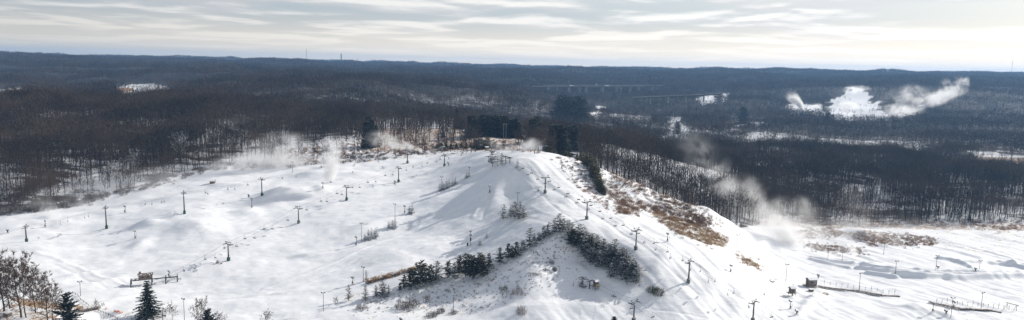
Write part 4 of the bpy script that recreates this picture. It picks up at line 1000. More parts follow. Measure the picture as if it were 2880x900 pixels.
def hut(P, ang, w_, d_, h_, stilt, wall, label, deck=True, win=True, yellow=False, gable=.9, name='hut'):
    t = empty(name, P, ang); z0 = stilt
    b = MB()
    if stilt > .3:
        for x in (-w_ / 2, w_ / 2):
            for y in (-d_ / 2, d_ / 2): b.tube((x, y, -.5), (x * .9, y * .9, z0), .09, .09, 6)
        b.tube((-w_ / 2, -d_ / 2, .1), (w_ / 2, -d_ / 2, z0 - .1), .05, .05, 5); b.tube((w_ / 2, -d_ / 2, .1), (-w_ / 2, -d_ / 2, z0 - .1), .05, .05, 5); b.build('stilts', P_POLE, t)
    MB().box((0, 0, z0 + h_ / 2), (w_, d_, h_)).build('wall', wall, t)
    b = MB(); e = .35; z1 = z0 + h_
    b.add([(-w_ / 2 - e, -d_ / 2 - e, z1 - .05), (w_ / 2 + e, -d_ / 2 - e, z1 - .05), (w_ / 2 + e, d_ / 2 + e, z1 - .05), (-w_ / 2 - e, d_ / 2 + e, z1 - .05), (-w_ / 2 - e, 0, z1 + gable), (w_ / 2 + e, 0, z1 + gable)], [(0, 1, 5, 4), (2, 3, 4, 5), (0, 4, 3), (1, 2, 5), (3, 2, 1, 0)])
    rf = b.build('roof', P_BROWN, t)
    b = MB()
    for s in (-1, 1):
        y0 = s * (d_ / 2 + e); b.add([(-w_ / 2 - e, y0, z1), (w_ / 2 + e, y0, z1), (w_ / 2 + e, 0, z1 + gable + .06), (-w_ / 2 - e, 0, z1 + gable + .06), (-w_ / 2 - e, y0, z1 + .16), (w_ / 2 + e, y0, z1 + .16), (w_ / 2 + e, 0, z1 + gable + .2), (-w_ / 2 - e, 0, z1 + gable + .2)], [(0, 1, 2, 3), (4, 5, 6, 7), (0, 1, 5, 4), (0, 3, 7, 4), (1, 2, 6, 5)])
    sn = b.build('roof_snow', P_SNOW, t); sn.parent = rf
    if win:
        for s in (-1, 1):
            f = MB(); f.box((w_ * .12 * s, -d_ / 2 - .03, z0 + h_ * .6), (w_ * .28, .06, h_ * .36)); fo = f.build('window', P_WHITE if s > 0 else P_BROWN, t); MB().box((w_ * .12 * s, -d_ / 2 - .075, z0 + h_ * .6), (w_ * .21, .03, h_ * .28)).build('pane', P_GLASS, fo)
    dr = MB().box((-w_ / 2 - .04, 0, z0 + h_ * .45), (.08, d_ * .4, h_ * .85)).build('door', P_BROWN, t); MB().box((-w_ / 2 - .11, d_ * .12, z0 + h_ * .45), (.05, .1, .06)).build('handle', P_DARK, dr)
    if yellow: MB().box((0, -d_ / 2 - .05, z0 + .45), (w_ * .8, .08, .8)).build('yellow_panel', P_YELLOW, t)
    if deck:
        b = MB(); b.box((-w_ / 2 - .8, 0, z0 - .08), (1.6, d_ + .6, .14)); b.box((0, -d_ / 2 - .5, z0 - .08), (w_, 1.0, .12)); b.build('deck', P_WOOD, t)
        b = MB()
        for (x, y) in ((-w_ / 2 - 1.5, -d_ / 2 - .2), (-w_ / 2 - 1.5, d_ / 2 + .2), (-w_ / 2, -d_ / 2 - .95), (w_ / 2, -d_ / 2 - .95)): b.tube((x, y, z0), (x, y, z0 + 1), .05, .05, 5)
        b.tube((-w_ / 2 - 1.5, -d_ / 2 - .2, z0 + 1), (-w_ / 2 - 1.5, d_ / 2 + .2, z0 + 1), .045, .045, 5); b.tube((-w_ / 2, -d_ / 2 - .95, z0 + 1), (w_ / 2, -d_ / 2 - .95, z0 + 1), .045, .045, 5); b.build('railing', P_POLE, t)
    return tag(t, label, 'hut')
hut(base_of(1676, 812), .5, 2.0, 2.0, 2.2, 1.6, P_WOOD, 'operator hut on stilts with a yellow panel at the mound terminal', yellow=True, name='operator_hut')
hut(base_of(2281, 806), .12, 4.6, 3.6, 3.6, .7, P_WOOD, 'grey wooden cabin with snowy roof at the start of the walkway', name='cabin')
hut(base_of(2227, 833), .2, 2.6, 2.2, 2.4, 2.0, P_WOOD, 'small watch cabin on crossed stilts beside a dark post', name='cabin')
hut(base_of(2281, 819), .1, 2.0, 1.8, 1.2, 0, P_BROWN, 'low brown box shed with snowy lid in front of the cabin', deck=False, win=False, gable=.15, name='shed')
hut(base_of(598, 516), .2, 3.4, 3.0, 1.9, 0, P_WOOD, 'small shed with a snow cap at the top of the left slope in mist', deck=False, win=False, gable=1.2, name='shed')
hut(base_of(1369, 424), .4, 2.2, 2.2, 2.4, .5, P_WOOD, 'small pump hut with white roof on the hilltop rim', deck=False, win=True, gable=.3, name='hut')
hut(base_of(22, 888), -.3, 3.0, 2.0, 1.6, 0, P_WOOD, 'weathered wooden crate shed under the near bare trees', deck=False, win=False, gable=.12, name='shed')
hut(base_of(2171, 793), .6, 2.4, 1.6, .7, 0, P_RED, 'low half-buried box with snow on it left of the tall pole', deck=False, win=False, gable=.25, name='storage_box')
# the left (bottom) drive station behind the spruce: motor house on a beam between portal frames
P = base_of(437, 797); an = angl(btB, base_of(643, 733)); t = empty('drive_station', P, an * .5)
b = MB(); b.box((-4.4, 0, 4.0), (6.4, 2.6, 2.4)); hs = b.build('motor_house', P_WOOD, t)
b = MB(); b.add([(-8.0, -1.7, 5.25), (-.8, -1.7, 5.25), (-.8, 1.7, 5.25), (-8.0, 1.7, 5.25), (-8.0, 0, 6.2), (-.8, 0, 6.2)], [(0, 1, 5, 4), (2, 3, 4, 5), (0, 4, 3), (1, 2, 5), (3, 2, 1, 0)]); b.build('roof', P_BROWN, hs)
MB().box((-6.9, -.2, 6.4), (1.0, 1.0, 1.6)).build('cupola', P_WOOD, hs)
for k in range(2): f = MB().box((-5.8 + k * 2.6, -1.33, 4.3), (1.2, .06, .8)).build('window', P_GLASS, hs)
MB().box((0, 0, 2.6), (21, .5, .45)).build('main_beam', P_DARK, t)
for x in (-11.2, -1.5, 5.0, 10.5):
    b = MB(); 
    for s in (-1, 1): b.tube((x, s * 2.4, -.3), (x, s * 1.5, 3.2), .30, .22, 8)
    b.box((x, 0, 3.2), (.45, 3.6, .4)); b.build('portal_frame', P_DARK, t)
bullwheel((-9, 0, 3.0), 2.0, t, P_DARK)
b = MB()
for k in range(8): b.tube((-16 + k * 1.2, -3.2, -.3), (-16 + k * 1.2, -3.2, .9), .05, .05, 5)
b.tube((-16, -3.2, .9), (-7.6, -3.2, .9), .05, .05, 5); b.tube((-16, -3.2, .45), (-7.6, -3.2, .45), .04, .04, 5); b.build('queue_railing', P_POLE, t)
tag(t, 'brown drive station on dark portal frames behind the big spruce', 'lift station')

# ------------------------------------------------------------------ poles, lamps and snow guns
def lamp_pole(px, b_, t_, label, lamps=2, arm=1.6, D=None, mat=None, box=False):
    P = base_of(px, b_, D); h = ht(P, t_); t = empty('light_pole', P, rng.uniform(-.5, .5)); mat = mat or P_POLE
    MB().tube((0, 0, -.3), (0, 0, h), .13, .09, 8).build('pole', mat, t, True)
    if arm: MB().box((0, 0, h - .5), (arm, .12, .14)).build('crossarm', mat, t)
    for k in range(lamps):
        x = (-arm / 2 + arm * k / max(1, lamps - 1)) if lamps > 1 else .35
        b = MB(); b.tube((x, 0, h - .45), (x, -.15, h - .15), .04); b.box((x, -.25, h - .05), (.62, .42, .42), .4 * (k - .5), .3, .07); b.build('floodlight', P_LAMP, t)
    if box: MB().box((.0, -.35, 1.6), (.5, .35, .8)).build('meter_box', P_DARK, t)
    return tag(t, label, 'light pole')
for a in [(227,833,788,'leaning wooden light pole beside the near bare trees at lower left'),(519,905,835,'twin-lamp pole between the spruce and the pale bare tree'),(1017,682,625,'thin light pole on the lower left spur among snowy pines'),(1111,620,572,'slim light pole above the bushy clump on the slope'),
          (1022,793,748,'light pole with its lamp at the left end of the dead hedge'),(1242,533,496,'light pole standing in the snowy clump near the top'),(1456,575,541,'light pole rising behind the tall grey clump'),(2210,793,740,'tall pole with crossarm left of the cabin'),
          (2416,815,765,'pale tall pole behind the walkway from the cabin'),(2674,893,833,'dark leaning pole in front of the lower walkway'),(2759,868,820,'pale tall pole behind the lower walkway'),(2632,758,716,'pale pole on the berms of the tubing flats'),
          (2754,760,731,'misty pole right of centre on the tubing flats'),(2072,708,658,'misty pole on the side trail behind the dry grass'),(2328,730,690,'faint pole in the mist on the flats, left of the pair'),(2368,734,708,'faint short pole in the mist, right of the pair'),(2485,716,680,'thin pole in front of the brown reeds'),
          (2518,770,732,'faint pole in the mist in the middle of the flats'),(1400,468,428,'pole between the tall snowy pines at the summit'),(823,487,455,'thin misty pole at the top of the left slope'),(910,875,818,'misty pole inside the vertical plume at lower centre')]:
    lamp_pole(*a)
lamp_pole(1275,880,825,'bare pole at the foot of the mound beside a small bush', lamps=0, arm=.9)
lamp_pole(1558,745,706,'utility pole with short crossarm under the top of the mound', lamps=1, arm=1.5)
for k, (px, b_, t_, lab) in enumerate([(1501,711,701,'short stump post on the mound, left'),(1527,705,696,'short stump post on the mound, right'),(2228,832,797,'thick dark post in front of the small watch cabin'),(1612,805,793,'thin stake left of the bullwheel terminal'),(458,905,866,'thick broken post right of the big spruce'),(1492,778,765,'small post in the hollow left of the brush'),(1550,770,763,'tiny post in the hollow right of the brush'),(1592,478,471,'small stake on the slope under the cedar row'),(1609,506,501,'small post on the slope left of the cedars'),(1303,823,818,'tiny stake on the mound face')]):
    P = base_of(px, b_); h = ht(P, t_); t = empty('post', P); MB().tube((0, 0, -.3), (0, 0, h), .2 if h > 5 else .13, .12, 8).build('shaft', P_POLE, t); MB().box((0, 0, h + .04), (.34, .34, .08)).build('cap', P_SNOW, t); tag(t, lab, 'post')
def snow_gun(px, b_, t_, label, ang=None, big=False):
    P = base_of(px, b_); h = max(ht(P, t_), 2.4); t = empty('snow_gun', P, rng.uniform(2.2, 3.8) if ang is None else ang)
    b = MB(); b.tube((0, 0, -.3), (0, 0, h - .8), .16, .12, 8)
    for a in (0, 2.1, 4.2): b.tube((0, 0, .9), (.9 * math.cos(a), .9 * math.sin(a), -.2), .06, .06, 5)
    b.build('mast', P_STEEL, t)
    b = MB(); b.tube((-.7, 0, h - .65), (.75, 0, h - .35), .42, .52, 14); b.ring((.75, 0, h - .35), .5, .07, 16, 5, 'X'); b.build('fan_barrel', P_GALV, t)
    MB().box((0, .3, 1.2), (.6, .5, .9), 0, 0, .05).build('control_box', P_DARK, t)
    MB().path([(-.5, 0, h - .7), (-.9, .2, h * .5), (-.6, .5, 0)], .05).build('hose', P_DARK, t)
    return tag(t, label, 'snow gun')
for (px, b_, t_, lab) in [(128,639,619,'snow gun right of the first left-hand tower'),(22,655,648,'snow gun on a small cone of snow at far left'),(352,598,578,'snow gun behind the second left-hand tower'),(380,671,646,'snow gun on top of the snow cone at left'),(708,585,555,'snow gun on the knoll left of the middle lift'),(700,556,550,'small snow gun behind the knoll'),
    (908,529,512,'snow gun beside the misty tower near the crest'),(1377,542,520,'pale snow gun on the central mound'),(1320,492,468,'snow gun beside two snowy bushes below the summit'),(1002,690,664,'tall dark snow gun blowing left from the lower spur'),(1138,600,577,'dark snow gun left of the drooping pair'),(992,800,777,'snow gun at the left end of the mound'),
    (1580,474,455,'snow gun on the upper right slope below the cedars'),(1707,584,562,'snow gun at the brush edge above the second right tower'),(1877,679,654,'snow gun with snow caked mast under the dry grass'),(2055,765,743,'whitish snow gun left of the tall pole'),(2222,869,842,'dark snow gun below the watch cabin'),(2301,782,770,'round snow gun right of the cabin roof'),
    (2623,877,848,'snow gun at the left end of the lower walkway'),(2682,866,845,'snow gun behind the dark leaning pole'),(1727,905,889,'snow gun at the bottom edge blowing left'),(1128,908,897,'dark snow gun peeking over the bottom edge'),(1261,466,455,'snow gun beside the fifth middle tower'),(1111,520,508,'dark snow gun left of the fourth middle tower'),
    (2743,763,752,'small snow gun on the flats'),(2637,757,749,'small snow gun beside the berm pole'),(2240,884,872,'low snow gun right of the lower dark gun'),(2660,884,876,'low hydrant gun in front of the lower walkway'),(1190,430,424,'snow gun on the rim blowing a jet to the left'),(476,778,760,'tall snow gun behind the drive station'),(1504,432,420,'snow gun hidden in mist on the summit')]:
    snow_gun(px, b_, t_, lab)
# the snow gun mast with lamp and box in mid slope
P = base_of(1323, 691); h = ht(P, 648); t = empty('equipment_mast', P, 0); MB().tube((0, 0, -.3), (0, 0, h), .15, .1, 8).build('pole', P_DARK, t)
b = MB(); b.box((-.5, 0, h - .1), (.8, .4, .4), 0, .5); b.box((.5, 0, h - .1), (.8, .4, .4), 0, -.5); b.build('floodlight', P_LAMP, t)
b = MB(); b.tube((-.7, 0, h * .68), (.7, 0, h * .74), .38, .48, 12); b.build('fan_barrel', P_GALV, t); MB().box((.1, -.3, h * .45), (.7, .5, 2.0)).build('control_box', P_DARK, t); tag(t, 'dark mast with lamps and fan gun alone in mid slope', 'mast')
P = base_of(1315, 691); t = empty('control_cabinet', P); MB().box((0, 0, .9), (.9, .7, 1.7), 0, 0, .05).build('cabinet', P_DARK, t); MB().box((0, 0, 1.8), (.95, .75, .12)).build('snow_layer', P_SNOW, t); tag(t, 'dark cabinet standing left of the mid-slope mast', 'cabinet')

# ------------------------------------------------------------------ wooden walkways (covered carpet lifts) with their posts
def walkway(p0, p1, label, name='walkway', wid=1.6, z0=.9, bays=14, rail=True):
    A_, B_ = base_of(*p0), base_of(*p1); t = empty(name, A_, 0); d = B_ - A_; L_ = np.linalg.norm(d[:2]); u_ = d[:2] / L_; nrm = np.array([-u_[1], u_[0]])
    def pt(f, off, z): p = d * f; gz = float(H(np.array([A_[0] + p[0]]), np.array([A_[1] + p[1]]))[0]) - A_[2]; return (p[0] + nrm[0] * off, p[1] + nrm[1] * off, gz + z)
    b = MB(); s = MB(); r_ = MB()
    for k in range(bays):
        f0, f1 = k / bays, (k + 1) / bays
        a0, a1, b0, b1 = pt(f0, -wid / 2, z0), pt(f0, wid / 2, z0), pt(f1, -wid / 2, z0), pt(f1, wid / 2, z0)
        lo_ = lambda p: (p[0], p[1], p[2] - .3)
        b.add([a0, a1, b1, b0, lo_(a0), lo_(a1), lo_(b1), lo_(b0)], [(0, 1, 2, 3), (4, 7, 6, 5), (0, 3, 7, 4), (1, 5, 6, 2), (0, 4, 5, 1), (3, 2, 6, 7)])
        s.tube(pt(f0, -wid / 2, z0 - .3), pt(f0, -wid / 2, -.4), .09, .09, 5); s.tube(pt(f0, wid / 2, z0 - .3), pt(f0, wid / 2, -.4), .09, .09, 5); s.tube(pt(f0, -wid / 2, -.1), pt(f1, -wid / 2, z0 - .3), .07, .07, 4)
        s.tube(pt(f0, -wid / 2, z0 - .36), pt(f1, -wid / 2, z0 - .36), .08, .08, 4); s.tube(pt(f0, wid / 2, z0 - .36), pt(f1, wid / 2, z0 - .36), .08, .08, 4); s.tube(pt(f0, -wid / 2, z0 - .36), pt(f0, wid / 2, z0 - .36), .08, .08, 4)
        if rail: r_.tube(pt(f0, wid / 2, z0), pt(f0, wid / 2, z0 + 1), .05, .05, 4); r_.tube(pt(f0, wid / 2, z0 + 1), pt(f1, wid / 2, z0 + 1), .05, .05, 4)
    b.build('deck', P_BROWN, t); s.build('trestle', P_POLE, t)
    if rail: r_.build('railing', P_POLE, t)
    return tag(t, label, 'walkway')
walkway((2300,807), (2480,832), 'raised brown walkway running right from the grey cabin', rail=False); walkway((2480,832), (2530,834), 'sinking last stretch of the upper walkway, half snowed under', bays=5, rail=False, z0=.4)
walkway((2612,852), (2700,871), 'dark upper end of the lower walkway at right', bays=8, rail=False, z0=1.0); walkway((2700,871), (2815,881), 'long lower walkway fading into blown snow at far right', bays=12, rail=False, z0=.7)
for k in range(13):
    px = 2318 + k * 16.5; P = base_of(px, 801 + k * 2.3); t = empty('marker_post', P); MB().tube((0, 0, -.2), (0, 0, 2.2 + .9 * (k % 4 == 0)), .07, .06, 5).build('stake', P_BROWN, t); MB().box((0, -.06, 1.7), (.3, .06, .5)).build('plate', P_BROWN, t); tag(t, f'thin brown marker post, {ordn(k)} from the cabin behind the upper walkway', 'post', 'marker posts behind the upper walkway')
for k in range(15):
    px = 2634 + k * 14.5; P = base_of(px, 852 + k * 1.4); t = empty('marker_post', P); MB().tube((0, 0, -.2), (0, 0, 2.4 + 1.2 * (k % 5 == 2)), .08, .06, 5).build('stake', P_BROWN, t); MB().box((0, -.06, 1.8), (.3, .06, .5)).build('plate', P_BROWN, t); tag(t, f'thin brown marker post, {ordn(k)} from the left behind the lower walkway', 'post', 'marker posts behind the lower walkway')
P = base_of(2845, 872); t = empty('gate_frame', P, -.5); b = MB()
for x in (-2, 2): b.tube((x, 0, 0), (x, 0, 3.2), .1); b.tube((x, 0, 3), (x - 1.6, -1.4, 0), .08)
b.build('legs', P_WOOD, t); MB().box((0, 0, 3.25), (5.6, .25, .3), 0, .12).build('beam', P_WOOD, t); tag(t, 'sloping timber gate frame at the far right end of the walkway', 'frame')

# ------------------------------------------------------------------ footbridge, rails, barriers, people at lower left
def rail_fence(p0, p1, n_, label, h_=1.1):
    A_, B_ = base_of(*p0), base_of(*p1); t = empty('rail_fence', A_); d = B_ - A_
    def q(f, z): p = d * f; return (p[0], p[1], float(H(np.array([A_[0] + p[0]]), np.array([A_[1] + p[1]]))[0]) - A_[2] + z)
    for k in range(n_): MB().tube(q(k / (n_ - 1), -.2), q(k / (n_ - 1), h_), .1, .09, 5).build('post', P_POLE, t)
    for z in (.45, .95): MB().path([q(k / (n_ - 1), z) for k in range(n_)], .07, 5).build('rail', P_POLE, t)
    return tag(t, label, 'fence')
rail_fence((205,826), (250,862), 7, 'dark rail fence running down to the footbridge at lower left'); rail_fence((270,872), (305,886), 6, 'rail fence right of the footbridge near the walkers'); rail_fence((306,887), (330,899), 5, 'short rail fence at the bottom edge left of the orange barriers')
A_, B_ = base_of(232, 876), base_of(268, 870); t = empty('footbridge', A_, angl(A_, B_)); L_ = np.linalg.norm((B_ - A_)[:2]) + 3; b = MB(); b.box((L_ / 2 - 1, 0, .35), (L_, 2.6, .3)); b.build('deck', P_BROWN, t)
for s in (-1.25, 1.25):
    b = MB(); 
    for k in range(6): b.tube((-1 + k * L_ / 5, s, .4), (-1 + k * L_ / 5, s, 1.5), .08, .08, 5)
    b.tube((-1, s, 1.5), (L_ - 1, s, 1.5), .08, .08, 5); b.tube((-1, s, 1.0), (L_ - 1, s, 1.0), .06, .06, 5); b.build('railing', P_WOOD, t)
tag(t, 'brown wooden footbridge beside the broad dark pine', 'footbridge')
P = base_of(2, 790); t = empty('platform', P, .1)
b = MB(); b.box((0, 0, 6.2), (7, 5, .5)); b.build('deck', P_BROWN, t)
for x in (-3, 3):
    for y in (-2, 2): MB().tube((x, y, -.5), (x, y, 6), .18, .18, 6).build('leg', P_POLE, t)
tag(t, 'raised brown platform among the bare trees at the left edge', 'platform')
for k, (px, b_) in enumerate([(322,877),(326,878),(331,878),(334,878),(338,880),(344,880),(299,869),(297,870)]):
    P = base_of(px, b_); t = empty('barrier', P, .3 * k); b = MB(); b.box((0, 0, .5), (.55, .10, .8), 0, 0, .03); b.box((-.3, 0, .06), (.12, .5, .12)); b.box((.3, 0, .06), (.12, .5, .12)); b.build('panel', P_ORANGE, t); MB().box((0, -.065, .66), (.45, .02, .12)).build('reflective_band', P_WHITE, t)
    tag(t, f'orange barrier panel, {ordn(k)} of those near the two walkers', 'barrier', 'orange barriers at lower left')
def cone(px, py, label):
    P = base_of(px, py); t = empty('marker_cone', P); MB().tube((0, 0, .04), (0, 0, 1.5), .26, .05, 10).build('body', P_RED, t); MB().box((0, 0, .03), (.6, .6, .06)).build('foot', P_RED, t); tag(t, label, 'cone')
cone(2149, 830, 'lone red marker cone on the lift track')
cone(1311, 433, 'orange marker on the hilltop rim beside the scrub pines')

def person(px, py, label, stride=.32, rz=0.0, top=P_CLOTH):
    P = base_of(px, py); s = stride
    J = [(0,0,.95),(0,0,1.12),(0,0,1.38),(0,0,1.50),(0,0,1.62),(0,0.01,1.74), (-.10,0,.92),(-.11,s*.55,.50),(-.11,s*.35,.07),(-.11,s*.35+.14,.03), (.10,0,.92),(.11,-s*.15,.48),(.11,-s*.75,.08),(.11,-s*.75+.14,.04),
         (-.20,0,1.42),(-.27,-s*.3,1.15),(-.25,-s*.1+.1,.92),(.20,0,1.42),(.27,s*.3,1.15),(.25,s*.5+.1,.95)]
    E = [(0,1),(1,2),(2,3),(3,4),(4,5),(0,6),(6,7),(7,8),(8,9),(0,10),(10,11),(11,12),(12,13),(2,14),(14,15),(15,16),(2,17),(17,18),(18,19)]
    R_ = [.17,.15,.19,.07,.10,.09,.11,.085,.055,.05,.11,.085,.055,.05,.085,.06,.045,.085,.06,.045]
    me_ = bpy.data.meshes.new('person'); me_.from_pydata(J, E, []); me_.update(); me_.skin_vertices.new() if hasattr(me_.skin_vertices, 'new') else None
    o = bpy.data.objects.new('person', me_); COL.objects.link(o); me_.materials.append(top)
    md = o.modifiers.new('skin', 'SKIN')
    if not me_.skin_vertices:
        bm_ = __import__('bmesh').new(); bm_.from_mesh(me_); bm_.verts.layers.skin.verify(); bm_.to_mesh(me_); bm_.free()
    for i, v in enumerate(me_.skin_vertices[0].data): v.radius = (R_[i], R_[i] * .85); v.use_root = (i == 0)
    sb = o.modifiers.new('sub', 'SUBSURF'); sb.levels = 1; sb.render_levels = 1
    o.location = P; o.rotation_euler = (0, 0, rz)
    return tag(o, label, 'person')
person(287, 861, 'person in dark winter clothes walking right, left one of the pair', .5, -1.3); person(292, 860, 'person in dark winter clothes walking right, right one of the pair', .6, -1.4)
person(992, 487, 'tiny dark skier standing on the upper slope left of the third middle tower', .2, .4)

# ------------------------------------------------------------------ distance: bridges, trucks, masts, silo
def bridge(p0, p1, D0, D1, piers, label, wid=14, th=2.6, pw=4.5, pd=40):
    A_ = at(p0[0], p0[1], D=D0); B_ = at(p1[0], p1[1], D=D1); t = empty('bridge', A_, angl(A_, B_)); L_ = np.linalg.norm((B_ - A_)[:2]); sl = (B_[2] - A_[2])
    def blk(x0, x1, y, z, h_, w_): z0 = sl * x0 / L_ + z; z1 = sl * x1 / L_ + z; return [(x0, y - w_ / 2, z0 - h_), (x1, y - w_ / 2, z1 - h_), (x1, y + w_ / 2, z1 - h_), (x0, y + w_ / 2, z0 - h_), (x0, y - w_ / 2, z0), (x1, y - w_ / 2, z1), (x1, y + w_ / 2, z1), (x0, y + w_ / 2, z0)]
    FB = [(3, 2, 1, 0), (4, 5, 6, 7), (0, 1, 5, 4), (1, 2, 6, 5), (2, 3, 7, 6), (3, 0, 4, 7)]
    MB().add(blk(0, L_, 0, 0, .5, wid), FB).build('deck', P_CONC, t)
    b = MB()
    for y in (-wid * .35, 0, wid * .35): b.add(blk(0, L_, y, -.6, th, 1.0), FB)
    b.build('girders', P_STEEL, t)
    for y in (-wid / 2, wid / 2): MB().add(blk(0, L_, y, 1.1, 1.2, .35), FB).build('parapet', P_CONC, t)
    for f in piers:
        x = f * L_; z = sl * f - 3.3; b = MB()
        b.box((x, 0, z - .8), (pw * .8, wid * .95, 1.6))
        for y in (-wid * .3, wid * .3): b.box((x, y, z - 1.6 - pd / 2), (pw * .7, wid * .22, pd), 0, 0, .4)
        b.build('pier', P_CONC, t)
    return tag(t, label, 'bridge'), A_, B_
_, bA, bB = bridge((1500,243), (1812,242), 2350, 2600, [.12,.30,.45,.60,.73,.86], 'long high motorway bridge on tall piers, nearer carriageway', 14, 3.5, 6, 42)
bridge((1530,239.5), (1865,240), 2450, 2720, [.1,.28,.46,.62,.78,.9], 'second carriageway of the long high bridge, just behind the first', 14, 3.0, 6, 36)
_, cA, cB = bridge((1780,274), (2030,263.5), 1800, 1800, [.2,.4,.6,.8], 'lower road bridge slanting to the snowy embankment', 11, 2.6, 3, 14)
def truck(A_, B_, f, L_, label, mat=P_WHITE):
    P = A_ + (B_ - A_) * f; t = empty('truck', P + np.array([0, -4, .02]), angl(A_, B_)); MB().box((0, 0, 2.6), (L_, 2.6, 3.4), 0, 0, .05).build('trailer', mat, t); b = MB(); b.box((L_ / 2 + 1.6, 0, 1.9), (2.4, 2.5, 2.8), 0, 0, .2); b.build('cab', P_RED if mat != P_WHITE else P_GALV, t)
    for x in (-L_ / 2 + 1, -L_ / 2 + 2.4, L_ / 2 - .8, L_ / 2 + 1.8): MB().tube((x, -1.3, .5), (x, 1.3, .5), .5, .5, 12).build('wheel', P_DARK, t)
    return tag(t, label, 'truck')
truck(bA, bB, .32, 16, 'white truck on the left part of the long bridge'); truck(bA, bB, .64, 16, 'white truck right of the middle of the long bridge'); truck(cA, cB, .97, 14, 'truck at the right end of the lower bridge', P_GALV)
P = base_of(960, 175, 7000); t = empty('chimney', P); h = ht(P, 153); MB().tube((0, 0, 0), (0, 0, h), 8, 6, 12).build('shaft', P_CONC, t); MB().tube((0, 0, h), (0, 0, h + 5), 6.6, 6.6, 12).build('rim', P_CONC, t); tag(t, 'tall thin smokestack on the horizon left of centre', 'chimney')
def mast(px, top, D, label):
    P = base_of(px, top + 20, D); t = empty('radio_mast', P); h = ht(P, top); b = MB()
    for (x, y) in ((-2, -1.5), (2, -1.5), (0, 2)): b.tube((x, y, 0), (x, y, h), .8, .8, 4)
    b.build('lattice', P_GALV, t); MB().tube((0, 0, h), (0, 0, h + 12), .6, .3, 5).build('antenna', P_GALV, t); tag(t, label, 'mast')
mast(862, 140, 7000, 'faint radio mast on the horizon left of the smokestack'); mast(1005, 166, 7500, 'tiny mast on the horizon right of the smokestack'); mast(2846, 172, 8000, 'faint radio mast on the horizon at far right')
for (px, top, D, w_, h_, lab) in [(650,160,6500,60,22,'small blocky building on the left horizon'),(494,160,6500,26,16,'tiny tower block on the horizon far left'),(1215,177,8500,40,22,'pair of blocks on the horizon, left'),(1234,176,8500,40,26,'pair of blocks on the horizon, right')]:
    P = base_of(px, top + 8, D); t = empty('tower_block', P); h = ht(P, top); MB().box((0, 0, h / 2), (w_, w_ * .8, h)).build('wall', P_CONC, t); MB().box((0, 0, h + 3), (w_ * .4, w_ * .4, 6)).build('roof_house', P_CONC, t); tag(t, lab, 'building')
P = base_of(1677, 246, 2900); t = empty('water_tower', P); h = ht(P, 236); b = MB(); b.tube((0, 0, 0), (0, 0, h - 6), 2.5, 2.5, 10); b.build('stem', P_WHITE, t); b = MB(); b.tube((0, 0, h - 8), (0, 0, h - 4), 3, 7, 14); b.tube((0, 0, h - 4), (0, 0, h), 7, 3, 14); b.build('tank', P_WHITE, t); tag(t, 'small white water tower above the long bridge', 'water tower')
for k, (px, py, D, rz, lab) in enumerate([(1757,340,1100,.3,'white-roofed farmhouse in the bare woods of the valley'),(1905,371,1050,1.0,'snowy-roofed house half hidden in the valley trees'),(1824,322,1400,.2,'small far house with snowy roof in the valley'),(870,360,800,.5,'snow-roofed house hidden in the woods left of the mist')]):
    P = base_of(px, py, D); t = empty('house', P, rz); MB().box((0, 0, 2.6), (12, 8, 5.6)).build('wall', P_WHITE, t); b = MB(); b.add([(-6.8, -5, 5.2), (6.8, -5, 5.2), (6.8, 5, 5.2), (-6.8, 5, 5.2), (-6.8, 0, 8.6), (6.8, 0, 8.6)], [(0, 1, 5, 4), (2, 3, 4, 5), (0, 4, 3), (1, 2, 5), (3, 2, 1, 0)]); b.build('roof', P_SNOW, t)
    for x in (-3, 0, 3): MB().box((x, -4.05, 2.8), (1.2, .1, 1.4)).build('window', P_GLASS, t)
    tag(t, lab, 'house')
for (px, lab) in ((1416, 'tall grey steel pole behind the summit stand, left of two'), (1423, 'tall grey steel pole behind the summit stand, right of two')):
    P = base_of(px, 380, 640); h = ht(P, 347); t = empty('power_pole', P); MB().tube((0, 0, 0), (0, 0, h), .25, .2, 8).build('pole', P_GALV, t); MB().box((0, 0, h - 1), (2.4, .2, .2)).build('crossarm', P_GALV, t); tag(t, lab, 'power pole')
